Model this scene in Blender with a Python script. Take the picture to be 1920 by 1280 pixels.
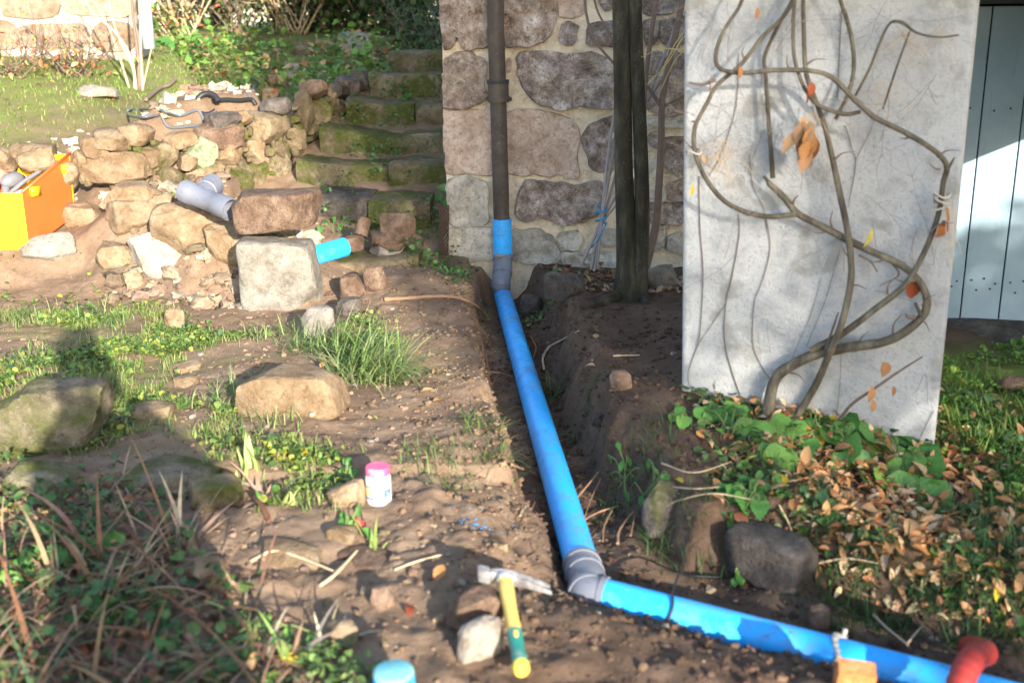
import bpy, math, random
import numpy as np
from mathutils import Vector, Matrix, Euler
rad = math.radians
rng = np.random.default_rng(7)
random.seed(7)
for o in list(bpy.data.objects):
    bpy.data.objects.remove(o)
SC = bpy.context.scene
COL = SC.collection

# ---------------------------------------------------------------- camera
CAM_Z = 1.45
PITCH, ROLL = rad(16.5), rad(0.83)
FPX = 2026.0                                   # focal length in photo pixels (1920 wide)
dvec = np.array([0, math.cos(PITCH), -math.sin(PITCH)])
r0 = np.array([1.0, 0, 0]); u0 = np.array([0, math.sin(PITCH), math.cos(PITCH)])
rvec = math.cos(ROLL) * r0 - math.sin(ROLL) * u0
uvec = math.cos(ROLL) * u0 + math.sin(ROLL) * r0
cam_d = bpy.data.cameras.new('camera')
cam = bpy.data.objects.new('camera', cam_d); COL.objects.link(cam)
cam_d.sensor_width = 36.0
cam_d.lens = FPX / 1920 * 36.0
cam_d.clip_start = 0.05; cam_d.clip_end = 300
M = Matrix((( rvec[0], uvec[0], -dvec[0], 0), (rvec[1], uvec[1], -dvec[1], 0), (rvec[2], uvec[2], -dvec[2], CAM_Z), (0, 0, 0, 1)))
cam.matrix_world = M
cam_d.dof.use_dof = True
cam_d.dof.focus_distance = 5.4
cam_d.dof.aperture_fstop = 2.4
SC.camera = cam
CP = np.array([0, 0, CAM_Z])

# ---------------------------------------------------------------- world, sun, exposure
SUN_EL, SUN_AZ = rad(15.7), rad(158.0)         # sun behind the camera, to the right
LIGHT = np.array([-math.sin(SUN_AZ) * math.cos(SUN_EL), -math.cos(SUN_AZ) * math.cos(SUN_EL), -math.sin(SUN_EL)])
w = bpy.data.worlds.new('World'); SC.world = w; w.use_nodes = True
nt = w.node_tree
sky = nt.nodes.new('ShaderNodeTexSky'); sky.sky_type = 'NISHITA'; sky.sun_disc = False
sky.sun_elevation = SUN_EL; sky.sun_rotation = SUN_AZ
sky.air_density = 1.0; sky.dust_density = 1.0; sky.ozone_density = 1.6
bg = nt.nodes['Background']; bg.inputs['Strength'].default_value = 0.15
nt.links.new(sky.outputs[0], bg.inputs['Color'])
sun_d = bpy.data.lights.new('sun', 'SUN'); sun = bpy.data.objects.new('sun', sun_d); COL.objects.link(sun)
sun_d.energy = 3.9; sun_d.angle = rad(0.55); sun_d.color = (1.0, 0.92, 0.80)
sun.rotation_euler = Vector(LIGHT).to_track_quat('-Z', 'Y').to_euler()
sun.location = (6, -14, 8)
SC.view_settings.view_transform = 'Standard'; SC.view_settings.look = 'None'
SC.view_settings.gamma = 1.0; SC.view_settings.use_curve_mapping = False
SC.view_settings.exposure = 2.02

# ---------------------------------------------------------------- noise
_perm = np.random.default_rng(3).permutation(512)
_perm = np.concatenate([_perm, _perm, _perm])
_ga = np.random.default_rng(4).uniform(0, 2 * np.pi, 512)
def pn(x, y):
    x = np.asarray(x, float); y = np.asarray(y, float)
    xi = np.floor(x).astype(int); yi = np.floor(y).astype(int)
    xf = x - xi; yf = y - yi
    u = xf * xf * xf * (xf * (xf * 6 - 15) + 10); v = yf * yf * yf * (yf * (yf * 6 - 15) + 10)
    def g(ix, iy, dx, dy):
        h = _ga[_perm[(_perm[ix & 511] + iy) & 511] & 511]
        return np.cos(h) * dx + np.sin(h) * dy
    a = g(xi, yi, xf, yf); b = g(xi + 1, yi, xf - 1, yf)
    c = g(xi, yi + 1, xf, yf - 1); d = g(xi + 1, yi + 1, xf - 1, yf - 1)
    return (a + u * (b - a)) + v * ((c + u * (d - c)) - (a + u * (b - a)))
def fbm(x, y, f, n=4, g=.5):
    s = 0; a = 1
    for i in range(n):
        s = s + a * pn(x * f + 17.3 * i, y * f - 9.1 * i); a *= g; f *= 2
    return s
def sstep(a, b, x):
    t = np.clip((np.asarray(x, float) - a) / (b - a), 0, 1); return t * t * (3 - 2 * t)

# ---------------------------------------------------------------- rays through photo pixels
def ray(px, py):
    d = (px - 960) / FPX * rvec - (py - 640) / FPX * uvec + dvec
    return d
def at(px, py, Y):                             # point at world depth Y
    d = ray(px, py); return CP + d * (Y / d[1])
def at_z(px, py, z):
    d = ray(px, py); return CP + d * ((z - CAM_Z) / d[2])
def at_plane(px, py, p0, n):
    d = ray(px, py); return CP + d * (np.dot(p0 - CP, n) / np.dot(d, n))
def depth(p): return float(np.dot(np.asarray(p) - CP, dvec))

# ---------------------------------------------------------------- terrain
def poly_sd(x, y, P):
    """distance to polyline, side (+ left), arc length, param"""
    x = np.asarray(x, float); y = np.asarray(y, float)
    best = np.full(x.shape, 1e9); side = np.zeros(x.shape); bp = np.zeros(x.shape); arc = np.zeros(x.shape); L = 0
    for (ax, ay), (bx, by) in zip(P[:-1], P[1:]):
        dx, dy = bx - ax, by - ay; l2 = dx * dx + dy * dy; l = math.sqrt(l2)
        t = np.clip(((x - ax) * dx + (y - ay) * dy) / l2, 0, 1)
        ex, ey = x - ax - t * dx, y - ay - t * dy
        d = np.hypot(ex, ey); m = d < best - 1e-7; cr = (dx * (y - ay) - dy * (x - ax)) / l
        tie = ~m & (np.abs(d - best) <= 1e-7) & (np.abs(cr) > bp)             # at a corner the segment seen more squarely decides the side
        best = np.where(m, d, best); side = np.where(m | tie, cr, side); bp = np.where(m | tie, np.abs(cr), bp)
        arc = np.where(m, L + t * l, arc); L += l
    return best, np.sign(side), arc
ZP = -0.05
pA = at_z(941, 548, ZP); pB = at_z(1094, 1068, ZP)
pC = at_z(1122, 1116, ZP); pD = at_z(1800, 1292, ZP - .03)
pD2 = pD + (pD - pC) * .6
PIPE_XY = [(-.03, 6.15), tuple(pA[:2]), tuple(((pB + pC) / 2)[:2]), tuple(pD[:2]), tuple(pD2[:2])]
L1 = [(-16, 4.6), (-3.4, 5.2), (-2.4, 5.75), (-1.7, 5.55), (-1.05, 5.36), (-.98, 5.6), (-1.0, 6.1), (-1.25, 6.6)]
L2 = [(-16, 5.0), (-5, 5.7), (-2.9, 6.15), (-2.2, 6.45), (-1.75, 6.85), (-1.48, 7.3), (-1.33, 7.8), (-1.12, 8.5), (-.95, 9.0), (-.6, 9.25), (5, 9.4)]
def H(x, y, fine=True):
    x = np.asarray(x, float); y = np.asarray(y, float)
    z = .07 + fbm(x, y, .45, 2) * .06
    z = z + .10 * sstep(-.5, -1.3, x) * sstep(3.6, 2.4, y)               # rise to the lower left
    z = z - .12 * sstep(1.3, .2, y)
    z = z - .12 * np.exp(-(((x - 1.35) / .45) ** 2 + ((y - 3.2) / .45) ** 2)) - .10 * sstep(1.35, 1.8, x) * sstep(3.0, 3.7, y)   # hollow at the right end of the pier
    z = z + .085 * np.clip(y - 8.6, 0, 6) * sstep(8.6, 9.6, y)                     # grassy bank at the back
    z = z + .13 * sstep(.05, .35, x) * sstep(6.0, 5.0, y) * sstep(2.9, 3.8, y)   # spoil mound under the tree
    z = z + .10 * np.exp(-(((x + .58) / .30) ** 2 + ((y - 5.62) / .42) ** 2))    # soil heap at the stair foot
    z = z + .05 * np.exp(-(((x + .15) / .35) ** 2 + ((y - 2.5) / .5) ** 2))
    wob = fbm(x, y, 1.7, 2) * .12
    d, s, a = poly_sd(x, y, L1); u = d * s + wob
    gl = sstep(-2.1, -2.7, x)                                              # no wall at the far left: a grassy slope
    z = z + .33 * (sstep(-.10, .35, u) * (1 - gl) + gl * sstep(-.1, 1.2, u))
    d2, s2, a2 = poly_sd(x, y, L2); u2 = d2 * s2 + wob * .5
    z = z + .14 * sstep(-.9, 0, u2) * sstep(.1, .3, u) + .46 * (sstep(.02, .30, u2) * (1 - gl) + gl * sstep(-.1, 2.6, u2))
    z = z + np.clip(u2 - .4, 0, 7) * .055 * sstep(.2, 1.5, u2) * sstep(-.6, -2.2, x)
    z = z + np.clip(u2, 0, 9) * .05 * sstep(-2.2, -.6, x)
    st = .055 + np.clip(y - 5.95, 0, 3.2) * .345
    ms = sstep(-1.9, -1.5, x) * sstep(5.85, 6.1, y) * sstep(-.2, -.3, x)
    z = np.where((ms > 0) & (u2 < .05), np.maximum(z * (1 - ms) + np.minimum(z, st) * ms, np.where(ms > .5, st, z)), z)
    # trench
    dt, stt, at_ = poly_sd(x, y, PIPE_XY)
    n1 = fbm(x, y, 3.2, 3); n2 = fbm(x + 40, y, 9, 2)
    K = [0, .5, 1.5, 2.6, 3.1, 3.5, 4.5, 7]
    wl = np.interp(at_, K, [.10, .15, .17, .13, .055, .03, .015, .0])     # stt<0 is right of travel = camera-left
    wr = np.interp(at_, K, [.10, .12, .115, .12, .22, .34, .40, .4])
    left = stt < 0
    hw = np.where(left, wl, wr) + n1 * .065 + n2 * .030
    slope = np.where(left, .07, np.interp(at_, K, [.1, .12, .14, .13, .13, .13, .14, .2]))
    fl = ZP - .062 - .03 * sstep(3.2, 5, at_) + n1 * .03 + n2 * .012
    t = sstep(hw, hw + slope, dt)
    fade = sstep(.0, .12, 6.35 - y)
    low = np.where(left & (at_ > 2.9), np.minimum(z, ZP + np.interp(at_, K, [0, 0, 0, 0, .020, -.004, -.016, -.022]) + .10 * sstep(.02, .35, dt) + n2 * .02), z)
    zt = fl * (1 - t) + low * t + 4 * t * (1 - t) * (n2 * .035 + fbm(x + 70, y, 17, 3) * .030 - np.abs(fbm(x, y + 30, 6, 2)) * .03)
    z = np.where(fl < z, zt * fade + z * (1 - fade), z)
    if fine:
        near = sstep(8.5, 4, y)
        up = 1 - .6 * sstep(.2, 1, u2)
        z = z + fbm(x, y, 3.1, 3) * .028 * up + near * (np.abs(fbm(x + 9, y, 10, 3)) * .020 * sstep(-.25, .3, fbm(x + 3, y - 8, 1.6, 2)) + np.abs(fbm(x, y + 5, 30, 2)) * .006 * sstep(-.1, .4, fbm(x - 5, y, 2.3, 2)) - .006)
    return z
def Hs(x, y): return float(H(np.array([x]), np.array([y]))[0])
_ts = np.concatenate([np.arange(1.2, 6.5, .01), np.arange(6.5, 13, .02), np.arange(13, 30, .1)])
def ground(px, py):
    d = ray(px, py); P = CP[None] + d[None] * (_ts / d[1])[:, None]
    h = H(P[:, 0], P[:, 1]); b = np.nonzero(P[:, 2] < h)[0]
    i = b[0] if len(b) else len(_ts) - 1
    return np.array([P[i, 0], P[i, 1], h[i]])

# ---------------------------------------------------------------- object helpers
ORG = {}
def _link(o, parent=None):
    COL.objects.link(o)
    if parent is not None: o.parent = parent
def tag(o, label=None, cat=None, group=None, kind=None):
    if label: o['label'] = label
    if cat: o['category'] = cat
    if group: o['group'] = group
    if kind: o['kind'] = kind
    return o
def thing(name, loc, label, cat, group=None):
    o = bpy.data.objects.new(name, None); _link(o)
    o.empty_display_size = .1
    o.location = tuple(float(v) for v in loc); ORG[o] = np.array(loc, float)
    return tag(o, label, cat, group)
def mesh(name, V, F, mat, parent=None, smooth=True, cols=None, sharp=None, loc=None):
    V = np.asarray(V, float)
    me = bpy.data.meshes.new(name)
    if parent is not None:
        org = ORG[parent]
    else:
        org = np.array(loc, float) if loc is not None else np.array([(V[:, 0].min() + V[:, 0].max()) / 2, (V[:, 1].min() + V[:, 1].max()) / 2, V[:, 2].min()])
    Vl = V - org
    if isinstance(F, np.ndarray):
        n, k = F.shape
        me.vertices.add(len(Vl)); me.vertices.foreach_set('co', Vl.astype(np.float32).ravel())
        me.loops.add(n * k); me.loops.foreach_set('vertex_index', F.astype(np.int32).ravel())
        me.polygons.add(n); me.polygons.foreach_set('loop_start', np.arange(0, n * k, k, dtype=np.int32))
        me.polygons.foreach_set('loop_total', np.full(n, k, dtype=np.int32))
        me.update(calc_edges=True)
    else:
        me.from_pydata(Vl.tolist(), [], F); me.update()
    if smooth:
        me.polygons.foreach_set('use_smooth', np.ones(len(me.polygons), bool))
        if sharp: me.set_sharp_from_angle(angle=rad(sharp))
    if cols is not None:
        ca = me.color_attributes.new('col', 'FLOAT_COLOR', 'POINT')
        c4 = np.ones((len(V), 4), np.float32); c4[:, :3] = cols
        ca.data.foreach_set('color', c4.ravel())
    for m in (mat if isinstance(mat, (list, tuple)) else [mat]): me.materials.append(m)
    o = bpy.data.objects.new(name, me); _link(o, parent)
    if parent is None: o.location = tuple(org); ORG[o] = org
    else: ORG[o] = org
    return o
class MB:
    def __init__(s): s.V = []; s.F = []; s.C = []; s.n = 0
    def add(s, V, F, c=None):
        V = np.asarray(V, float); s.V.append(V); s.F += [tuple(int(i) + s.n for i in f) for f in F]
        if c is not None:
            c = np.asarray(c, float); s.C.append(np.broadcast_to(c, (len(V), 3)))
        s.n += len(V); return s
    def build(s, name, mat, parent=None, **k):
        return mesh(name, np.concatenate(s.V), s.F, mat, parent, cols=np.concatenate(s.C) if s.C else None, **k)
def frames(P):
    P = np.asarray(P, float); T = np.gradient(P, axis=0); T /= np.linalg.norm(T, axis=1)[:, None] + 1e-12
    n = np.cross(T[0], [0, 0, 1.0]);
    if np.linalg.norm(n) < 1e-3: n = np.cross(T[0], [1.0, 0, 0])
    n /= np.linalg.norm(n); N = [n]
    for i in range(1, len(P)):
        n = n - T[i] * np.dot(n, T[i]); n /= np.linalg.norm(n) + 1e-12; N.append(n)
    N = np.array(N); return T, N, np.cross(T, N)
def tube(P, r, seg=10, cap=True):
    P = np.asarray(P, float); r = np.broadcast_to(np.asarray(r, float), (len(P),))
    T, N, B = frames(P); a = np.linspace(0, 2 * np.pi, seg, endpoint=False)
    V = (P[:, None] + r[:, None, None] * (np.cos(a)[None, :, None] * N[:, None] + np.sin(a)[None, :, None] * B[:, None])).reshape(-1, 3)
    F = []
    for i in range(len(P) - 1):
        for j in range(seg):
            k = (j + 1) % seg; F.append((i * seg + j, i * seg + k, (i + 1) * seg + k, (i + 1) * seg + j))
    if cap:
        F.append(tuple(range(seg - 1, -1, -1))); F.append(tuple((len(P) - 1) * seg + j for j in range(seg)))
    return V, F
def pipe_shell(P, ro, ri, seg=28):
    V1, F1 = tube(P, ro, seg, False); V2, F2 = tube(P, ri, seg, False); n = len(V1)
    F = list(F1) + [tuple(n + i for i in f[::-1]) for f in F2]
    e = (len(P) - 1) * seg
    for j in range(seg):
        k = (j + 1) % seg; F.append((k, j, n + j, n + k)); F.append((e + j, e + k, n + e + k, n + e + j))
    return np.concatenate([V1, V2]), F
def smooth_path(P, n=8):
    P = np.asarray(P, float); Q = np.concatenate([[2 * P[0] - P[1]], P, [2 * P[-1] - P[-2]]]); out = []
    for i in range(1, len(Q) - 2):
        for t in np.linspace(0, 1, n, endpoint=False):
            a, b, c, d = Q[i - 1:i + 3]
            out.append(.5 * ((2 * b) + (-a + c) * t + (2 * a - 5 * b + 4 * c - d) * t * t + (-a + 3 * b - 3 * c + d) * t ** 3))
    out.append(P[-1]); return np.array(out)
def box(c, s, R=None):
    V = np.array([[x, y, z] for x in (-.5, .5) for y in (-.5, .5) for z in (-.5, .5)]) * np.asarray(s, float)
    if R is not None: V = V @ np.asarray(R).T
    return V + np.asarray(c, float), [(0, 1, 3, 2), (4, 6, 7, 5), (0, 4, 5, 1), (2, 3, 7, 6), (0, 2, 6, 4), (1, 5, 7, 3)]
def rotm(ax, ay, az): return np.array(Euler((ax, ay, az)).to_matrix())
def axis_rot(z, up=(0, 0, 1.0)):
    z = np.asarray(z, float); z = z / np.linalg.norm(z); x = np.cross(up, z)
    if np.linalg.norm(x) < 1e-4: x = np.cross([1.0, 0, 0], z)
    x /= np.linalg.norm(x); return np.stack([x, np.cross(z, x), z], axis=1)
# rock: rounded block, planar cuts, lumpy noise
def _cubegrid(n):
    V = []; F = []; idx = {}
    g = np.linspace(-1, 1, n + 1)
    def vid(p):
        k = tuple(np.round(p, 5))
        if k not in idx: idx[k] = len(V); V.append(p)
        return idx[k]
    for ax in range(3):
        for sg in (-1, 1):
            for i in range(n):
                for j in range(n):
                    q = []
                    for (a, b) in ((i, j), (i + 1, j), (i + 1, j + 1), (i, j + 1)):
                        p = [0, 0, 0]; p[ax] = sg; p[(ax + 1) % 3] = g[a]; p[(ax + 2) % 3] = g[b]; q.append(vid(p))
                    F.append(tuple(q if sg > 0 else q[::-1]))
    return np.array(V, float), F
_CG = {n: _cubegrid(n) for n in (3, 5, 7, 10, 14)}
def _n3(P, f, seed):
    return pn(P[:, 0] * f + seed * 3.7, P[:, 1] * f + P[:, 2] * f * .7 + seed) + pn(P[:, 2] * f + seed * 1.9 + 50, P[:, 0] * f * .6 - P[:, 1] * f + seed * 5)
def rock(size, seed, n=7, p=3.2, cuts=7, rough=.09, cutd=.80, extra=5):
    r = np.random.default_rng(seed); V, F = _CG[n]; V = V.copy()
    l = (np.abs(V) ** p).sum(1) ** (1 / p); V = V / l[:, None]
    n0 = n
    for _ in range(cuts + (extra if n >= 7 else 0)):
        d = r.normal(size=3); d /= np.linalg.norm(d); t = np.dot(V, d); m = cutd * np.abs(V @ d).max() * r.uniform(.80, 1.08)
        ex = np.clip(t - m, 0, None); V = V - ex[:, None] * d
    nn = V / (np.linalg.norm(V, axis=1)[:, None] + 1e-9)
    if n >= 10: V = V + nn * (_n3(V, 13, seed % 61 + 5) * rough * .16)[:, None]
    V = V + nn * (_n3(V, 1.3, seed % 97) * rough + _n3(V, 3.1, seed % 89 + 7) * rough * .5 + _n3(V, 7, seed % 71 + 3) * rough * .28)[:, None]
    V[:, 0] *= 1 + r.uniform(-.12, .12) * V[:, 2]; V[:, 2] *= 1 + r.uniform(-.15, .15) * V[:, 0]
    V = V / np.abs(V).max(0)
    return V * (np.asarray(size, float) / 2), F

# ---------------------------------------------------------------- materials
class NT:
    def __init__(s, name):
        s.m = bpy.data.materials.new(name); s.m.use_nodes = True; s.t = s.m.node_tree; s.b = s.t.nodes['Principled BSDF']
        s.out = s.t.nodes['Material Output']
    def n(s, typ, **k):
        nd = s.t.nodes.new(typ)
        for a, v in k.items():
            if a.startswith('i_'):
                key = a[2:]; key = int(key) if key.isdigit() else key.replace('_', ' ')
                nd.inputs[key].default_value = v
            else: setattr(nd, a, v)
        return nd
    def l(s, a, b): s.t.links.new(a, b)
    def co(s, kind='Object', var=True):
        tc = s.n('ShaderNodeTexCoord')
        if not var: return tc.outputs[kind]
        oi = s.n('ShaderNodeObjectInfo'); v = s.n('ShaderNodeVectorMath', operation='MULTIPLY_ADD')
        s.l(oi.outputs['Random'], v.inputs[0]); v.inputs[1].default_value = (31, 17, 53); s.l(tc.outputs[kind], v.inputs[2])
        return v.outputs[0]
    def noise(s, co, sc, det=5, ro=.55, out='Fac', dist=0):
        nd = s.n('ShaderNodeTexNoise', i_Scale=sc, i_Detail=det, i_Roughness=ro, i_Distortion=dist); s.l(co, nd.inputs['Vector']); return nd.outputs[out]
    def ramp(s, fac, stops, interp='LINEAR'):
        r = s.n('ShaderNodeValToRGB'); e = r.color_ramp.elements; r.color_ramp.interpolation = interp
        while len(e) < len(stops): e.new(.5)
        for el, (p, c) in zip(e, stops):
            el.position = p; el.color = (*c, 1) if hasattr(c, '__len__') else (c, c, c, 1)
        s.l(fac, r.inputs[0]); return r.outputs[0]
    def mix(s, f, a, b, mode='MIX'):
        m = s.n('ShaderNodeMix', data_type='RGBA', blend_type=mode)
        if isinstance(f, (int, float)): m.inputs[0].default_value = f
        else: s.l(f, m.inputs[0])
        for v, i in ((a, 6), (b, 7)):
            if isinstance(v, (tuple, list)): m.inputs[i].default_value = (*v, 1)
            else: s.l(v, m.inputs[i])
        return m.outputs[2]
    def math(s, op, a, b=None):
        m = s.n('ShaderNodeMath', operation=op)
        for i, v in enumerate((a, b)):
            if v is None: continue
            if isinstance(v, (int, float)): m.inputs[i].default_value = v
            else: s.l(v, m.inputs[i])
        return m.outputs[0]
    def bump(s, h, st=.5, d=.01, nrm=None):
        b = s.n('ShaderNodeBump', i_Strength=st, i_Distance=d); s.l(h, b.inputs['Height'])
        if nrm is not None: s.l(nrm, b.inputs['Normal'])
        return b.outputs[0]
    def fin(s, col=None, rough=.8, nrm=None, spec=.3):
        if col is not None:
            if isinstance(col, (tuple, list)): s.b.inputs['Base Color'].default_value = (*col, 1)
            else: s.l(col, s.b.inputs['Base Color'])
        if isinstance(rough, (int, float)): s.b.inputs['Roughness'].default_value = rough
        else: s.l(rough, s.b.inputs['Roughness'])
        s.b.inputs['Specular IOR Level'].default_value = spec
        if nrm is not None: s.l(nrm, s.b.inputs['Normal'])
        return s.m
def stone_mat(name, dark, mid, light, sc=9, moss=0., speck=.5, bump=.5, mosscol=(.080, .088, .020), bd=.02):
    t = NT(name); co = t.co()
    n1 = t.noise(co, sc, 8, .65); n2 = t.noise(co, sc * 6, 6, .7); n3 = t.noise(co, sc * 22, 3, .6)
    c = t.ramp(n1, [(.30, dark), (.5, mid), (.70, light)])
    c = t.mix(t.math('MULTIPLY', t.ramp(n2, [(.36, 1.), (.5, 0.)]), speck), c, tuple(v * .38 for v in mid))
    c = t.mix(t.math('MULTIPLY', t.ramp(n3, [(.58, 0.), (.68, 1.)]), speck * .8), c, tuple(min(1, v * 1.35 + .05) for v in light))
    oi = t.n('ShaderNodeObjectInfo')
    h = t.n('ShaderNodeHueSaturation'); t.l(c, h.inputs['Color']); t.l(t.math('ADD', t.math('MULTIPLY', oi.outputs['Random'], .45), .78), h.inputs['Value'])
    h.inputs['Saturation'].default_value = 1.12
    c = h.outputs[0]
    if moss > 0:
        nm = t.noise(co, sc * .55, 5, .6, dist=.6)
        f = t.ramp(nm, [(.62 - .32 * moss, 0.), (.74 - .28 * moss, 1.)])
        c = t.mix(f, c, t.mix(n2, tuple(v * .5 for v in mosscol), tuple(v * 1.6 for v in mosscol)))
    n4 = t.noise(co, sc * 2.6, 7, .72)
    c = t.mix(t.ramp(n4, [(.34, .62), (.47, 0.)]), c, tuple(v * .62 for v in dark)); c = t.mix(t.ramp(n4, [(.54, 0.), (.70, .55)]), c, light)
    hh = t.math('ADD', t.math('ADD', n1, t.math('MULTIPLY', n4, .8)), t.math('ADD', t.math('MULTIPLY', n2, .55), t.math('MULTIPLY', n3, .2)))
    return t.fin(c, .88, t.bump(hh, min(1, bump * 1.3), bd * 1.6), .2)
def plain(name, col, rough=.5, var=.12, sc=12, bump=.1, spec=.4, dirt=None, dsc=5, dthr=.6, metal=0):
    t = NT(name); co = t.co(); n1 = t.noise(co, sc, 6, .6)
    c = t.mix(n1, tuple(v * (1 - var) for v in col), tuple(min(1, v * (1 + var)) for v in col))
    if dirt:
        nd = t.noise(co, dsc, 8, .7); f = t.ramp(nd, [(dthr - .06, 0.), (dthr + .1, 1.)])
        c = t.mix(t.math('MULTIPLY', f, .75), c, dirt)
    t.b.inputs['Metallic'].default_value = metal
    return t.fin(c, rough, t.bump(n1, bump, .004) if bump else None, spec)
def vcol(name, rough=.6, trans=.0, var=.25, sc=30, spec=.3):
    t = NT(name); a = t.n('ShaderNodeAttribute', attribute_name='col'); co = t.co('Object', False); n1 = t.noise(co, sc, 3)
    c = t.mix(1.0, a.outputs['Color'], t.ramp(n1, [(.3, 1 - var), (.7, 1 + var * .6)]), 'MULTIPLY')
    m = t.fin(c, rough, None, spec)
    if trans:
        tr = t.n('ShaderNodeBsdfTranslucent'); t.l(c, tr.inputs['Color']); mx = t.n('ShaderNodeMixShader'); mx.inputs[0].default_value = trans
        t.l(t.b.outputs[0], mx.inputs[1]); t.l(tr.outputs[0], mx.inputs[2]); t.l(mx.outputs[0], t.out.inputs['Surface'])
    return m
def leafmat(name, stops, trans=.25, rough=.55, vein=True):
    """per-object random colour along a ramp"""
    t = NT(name); oi = t.n('ShaderNodeObjectInfo'); co = t.co('Object', True)
    c = t.ramp(oi.outputs['Random'], stops); n1 = t.noise(co, 28, 5, .6)
    c = t.mix(1.0, c, t.ramp(n1, [(.3, .6), (.62, 1.15)]), 'MULTIPLY')
    m = t.fin(c, rough, t.bump(n1, .3, .004), .3)
    tr = t.n('ShaderNodeBsdfTranslucent'); t.l(c, tr.inputs['Color']); mx = t.n('ShaderNodeMixShader'); mx.inputs[0].default_value = trans
    t.l(t.b.outputs[0], mx.inputs[1]); t.l(tr.outputs[0], mx.inputs[2]); t.l(mx.outputs[0], t.out.inputs['Surface'])
    return m
def soil_mat():
    t = NT('soil'); co = t.co('Object', False)
    a = t.n('ShaderNodeAttribute', attribute_name='col'); sep = t.n('ShaderNodeSeparateColor'); t.l(a.outputs['Color'], sep.inputs[0])
    n0 = t.noise(co, 1.6, 4, .6); n1 = t.noise(co, 7, 8, .65); n2 = t.noise(co, 42, 6, .7); n3 = t.noise(co, 160, 3, .6)
    dry = t.ramp(n1, [(.25, (.14, .086, .052)), (.5, (.215, .145, .094)), (.75, (.30, .215, .145))])
    wet = t.ramp(n1, [(.25, (.052, .032, .021)), (.5, (.092, .059, .040)), (.78, (.145, .098, .068))])
    c = t.mix(sep.outputs[0], dry, wet)
    c = t.mix(t.ramp(n2, [(.32, .45), (.44, 0.)]), c, (.035, .025, .018))
    c = t.mix(t.ramp(n3, [(.66, 0.), (.72, .7)]), c, (.30, .25, .19))
    g = t.mix(n2, (.07, .10, .02), (.20, .25, .06))
    f = t.math('MULTIPLY', sep.outputs[1], t.ramp(n0, [(.3, .55), (.6, 1.)]))
    c = t.mix(f, c, t.mix(t.ramp(n1, [(.45, 0.), (.6, .6)]), g, (.14, .11, .065)))
    hh = t.math('ADD', t.math('MULTIPLY', n1, 1.), t.math('ADD', t.math('MULTIPLY', n2, .6), t.math('MULTIPLY', n3, .22)))
    return t.fin(c, .92, t.bump(hh, .6, .022), .15)
def concrete_mat():
    t = NT('render_coat'); co = t.co('Object', False)
    n1 = t.noise(co, 2.2, 6, .6); n2 = t.noise(co, 9, 8, .7); n3 = t.noise(co, 90, 4, .7); n4 = t.noise(co, 5.5, 3, .5, dist=.3)
    c = t.ramp(n1, [(.3, (.36, .367, .37)), (.55, (.41, .418, .42)), (.8, (.44, .446, .447))])
    c = t.mix(t.ramp(n2, [(.48, 0.), (.70, .65)]), c, (.20, .205, .205))
    c = t.mix(t.ramp(n4, [(.60, 0.), (.66, .55)]), c, (.20, .195, .165))
    c = t.mix(t.ramp(n3, [(.34, .6), (.45, 0.)]), c, (.25, .25, .245))
    z = t.n('ShaderNodeSeparateXYZ'); tc = t.n('ShaderNodeTexCoord'); t.l(tc.outputs['Object'], z.inputs[0])
    zz = t.math('ADD', z.outputs[2], t.math('MULTIPLY', n2, .25))
    c = t.mix(t.ramp(zz, [(.28, .55), (.50, 0.)]), c, (.26, .25, .21))
    return t.fin(c, .85, t.bump(t.math('ADD', t.math('MULTIPLY', n2, .6), t.math('MULTIPLY', n3, .7)), .6, .016), .25)
def door_mat():
    t = NT('painted_board'); co = t.co('Object', True)
    mp = t.n('ShaderNodeMapping'); mp.inputs['Scale'].default_value = (1, 1, .08); t.l(co, mp.inputs[0])
    n1 = t.noise(mp.outputs[0], 40, 5, .6); n2 = t.noise(co, 6, 6, .6)
    c = t.ramp(n2, [(.3, (.23, .33, .40)), (.7, (.31, .42, .50))])
    c = t.mix(t.ramp(n1, [(.30, .35), (.42, 0.)]), c, (.20, .26, .30))
    return t.fin(c, .5, t.bump(n1, .25, .004), .4)
def bark_mat(name, a, b, c2, sc=20, stretch=.25):
    t = NT(name); co = t.co('Object', False); mp = t.n('ShaderNodeMapping'); mp.inputs['Scale'].default_value = (1, 1, stretch); t.l(co, mp.inputs[0])
    n1 = t.noise(mp.outputs[0], sc, 7, .65); n2 = t.noise(co, 110, 3, .6); n3 = t.noise(co, 5, 4)
    c = t.ramp(n1, [(.36, a), (.52, b), (.66, c2)]); c = t.mix(t.ramp(n2, [(.66, 0.), (.72, .8)]), c, (.32, .31, .25))
    c = t.mix(t.ramp(n3, [(.45, 0.), (.65, .6)]), c, tuple(v * .55 for v in b))
    return t.fin(c, .8, t.bump(n1, .9, .014), .25)
def rust_mat():
    t = NT('rusty_iron'); co = t.co('Object', False); n1 = t.noise(co, 8, 7, .65); n2 = t.noise(co, 40, 5, .7)
    mp = t.n('ShaderNodeMapping'); mp.inputs['Scale'].default_value = (1, 1, .12); t.l(co, mp.inputs[0]); n3 = t.noise(mp.outputs[0], 22, 5, .6)
    c = t.ramp(n1, [(.3, (.028, .019, .015)), (.5, (.052, .036, .028)), (.68, (.082, .064, .046))])
    c = t.mix(t.ramp(n3, [(.5, 0.), (.7, .6)]), c, (.08, .066, .045)); c = t.mix(t.ramp(n2, [(.62, 0.), (.72, .6)]), c, (.22, .19, .15))
    return t.fin(c, .55, t.bump(n2, .3, .004), .4)
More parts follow.
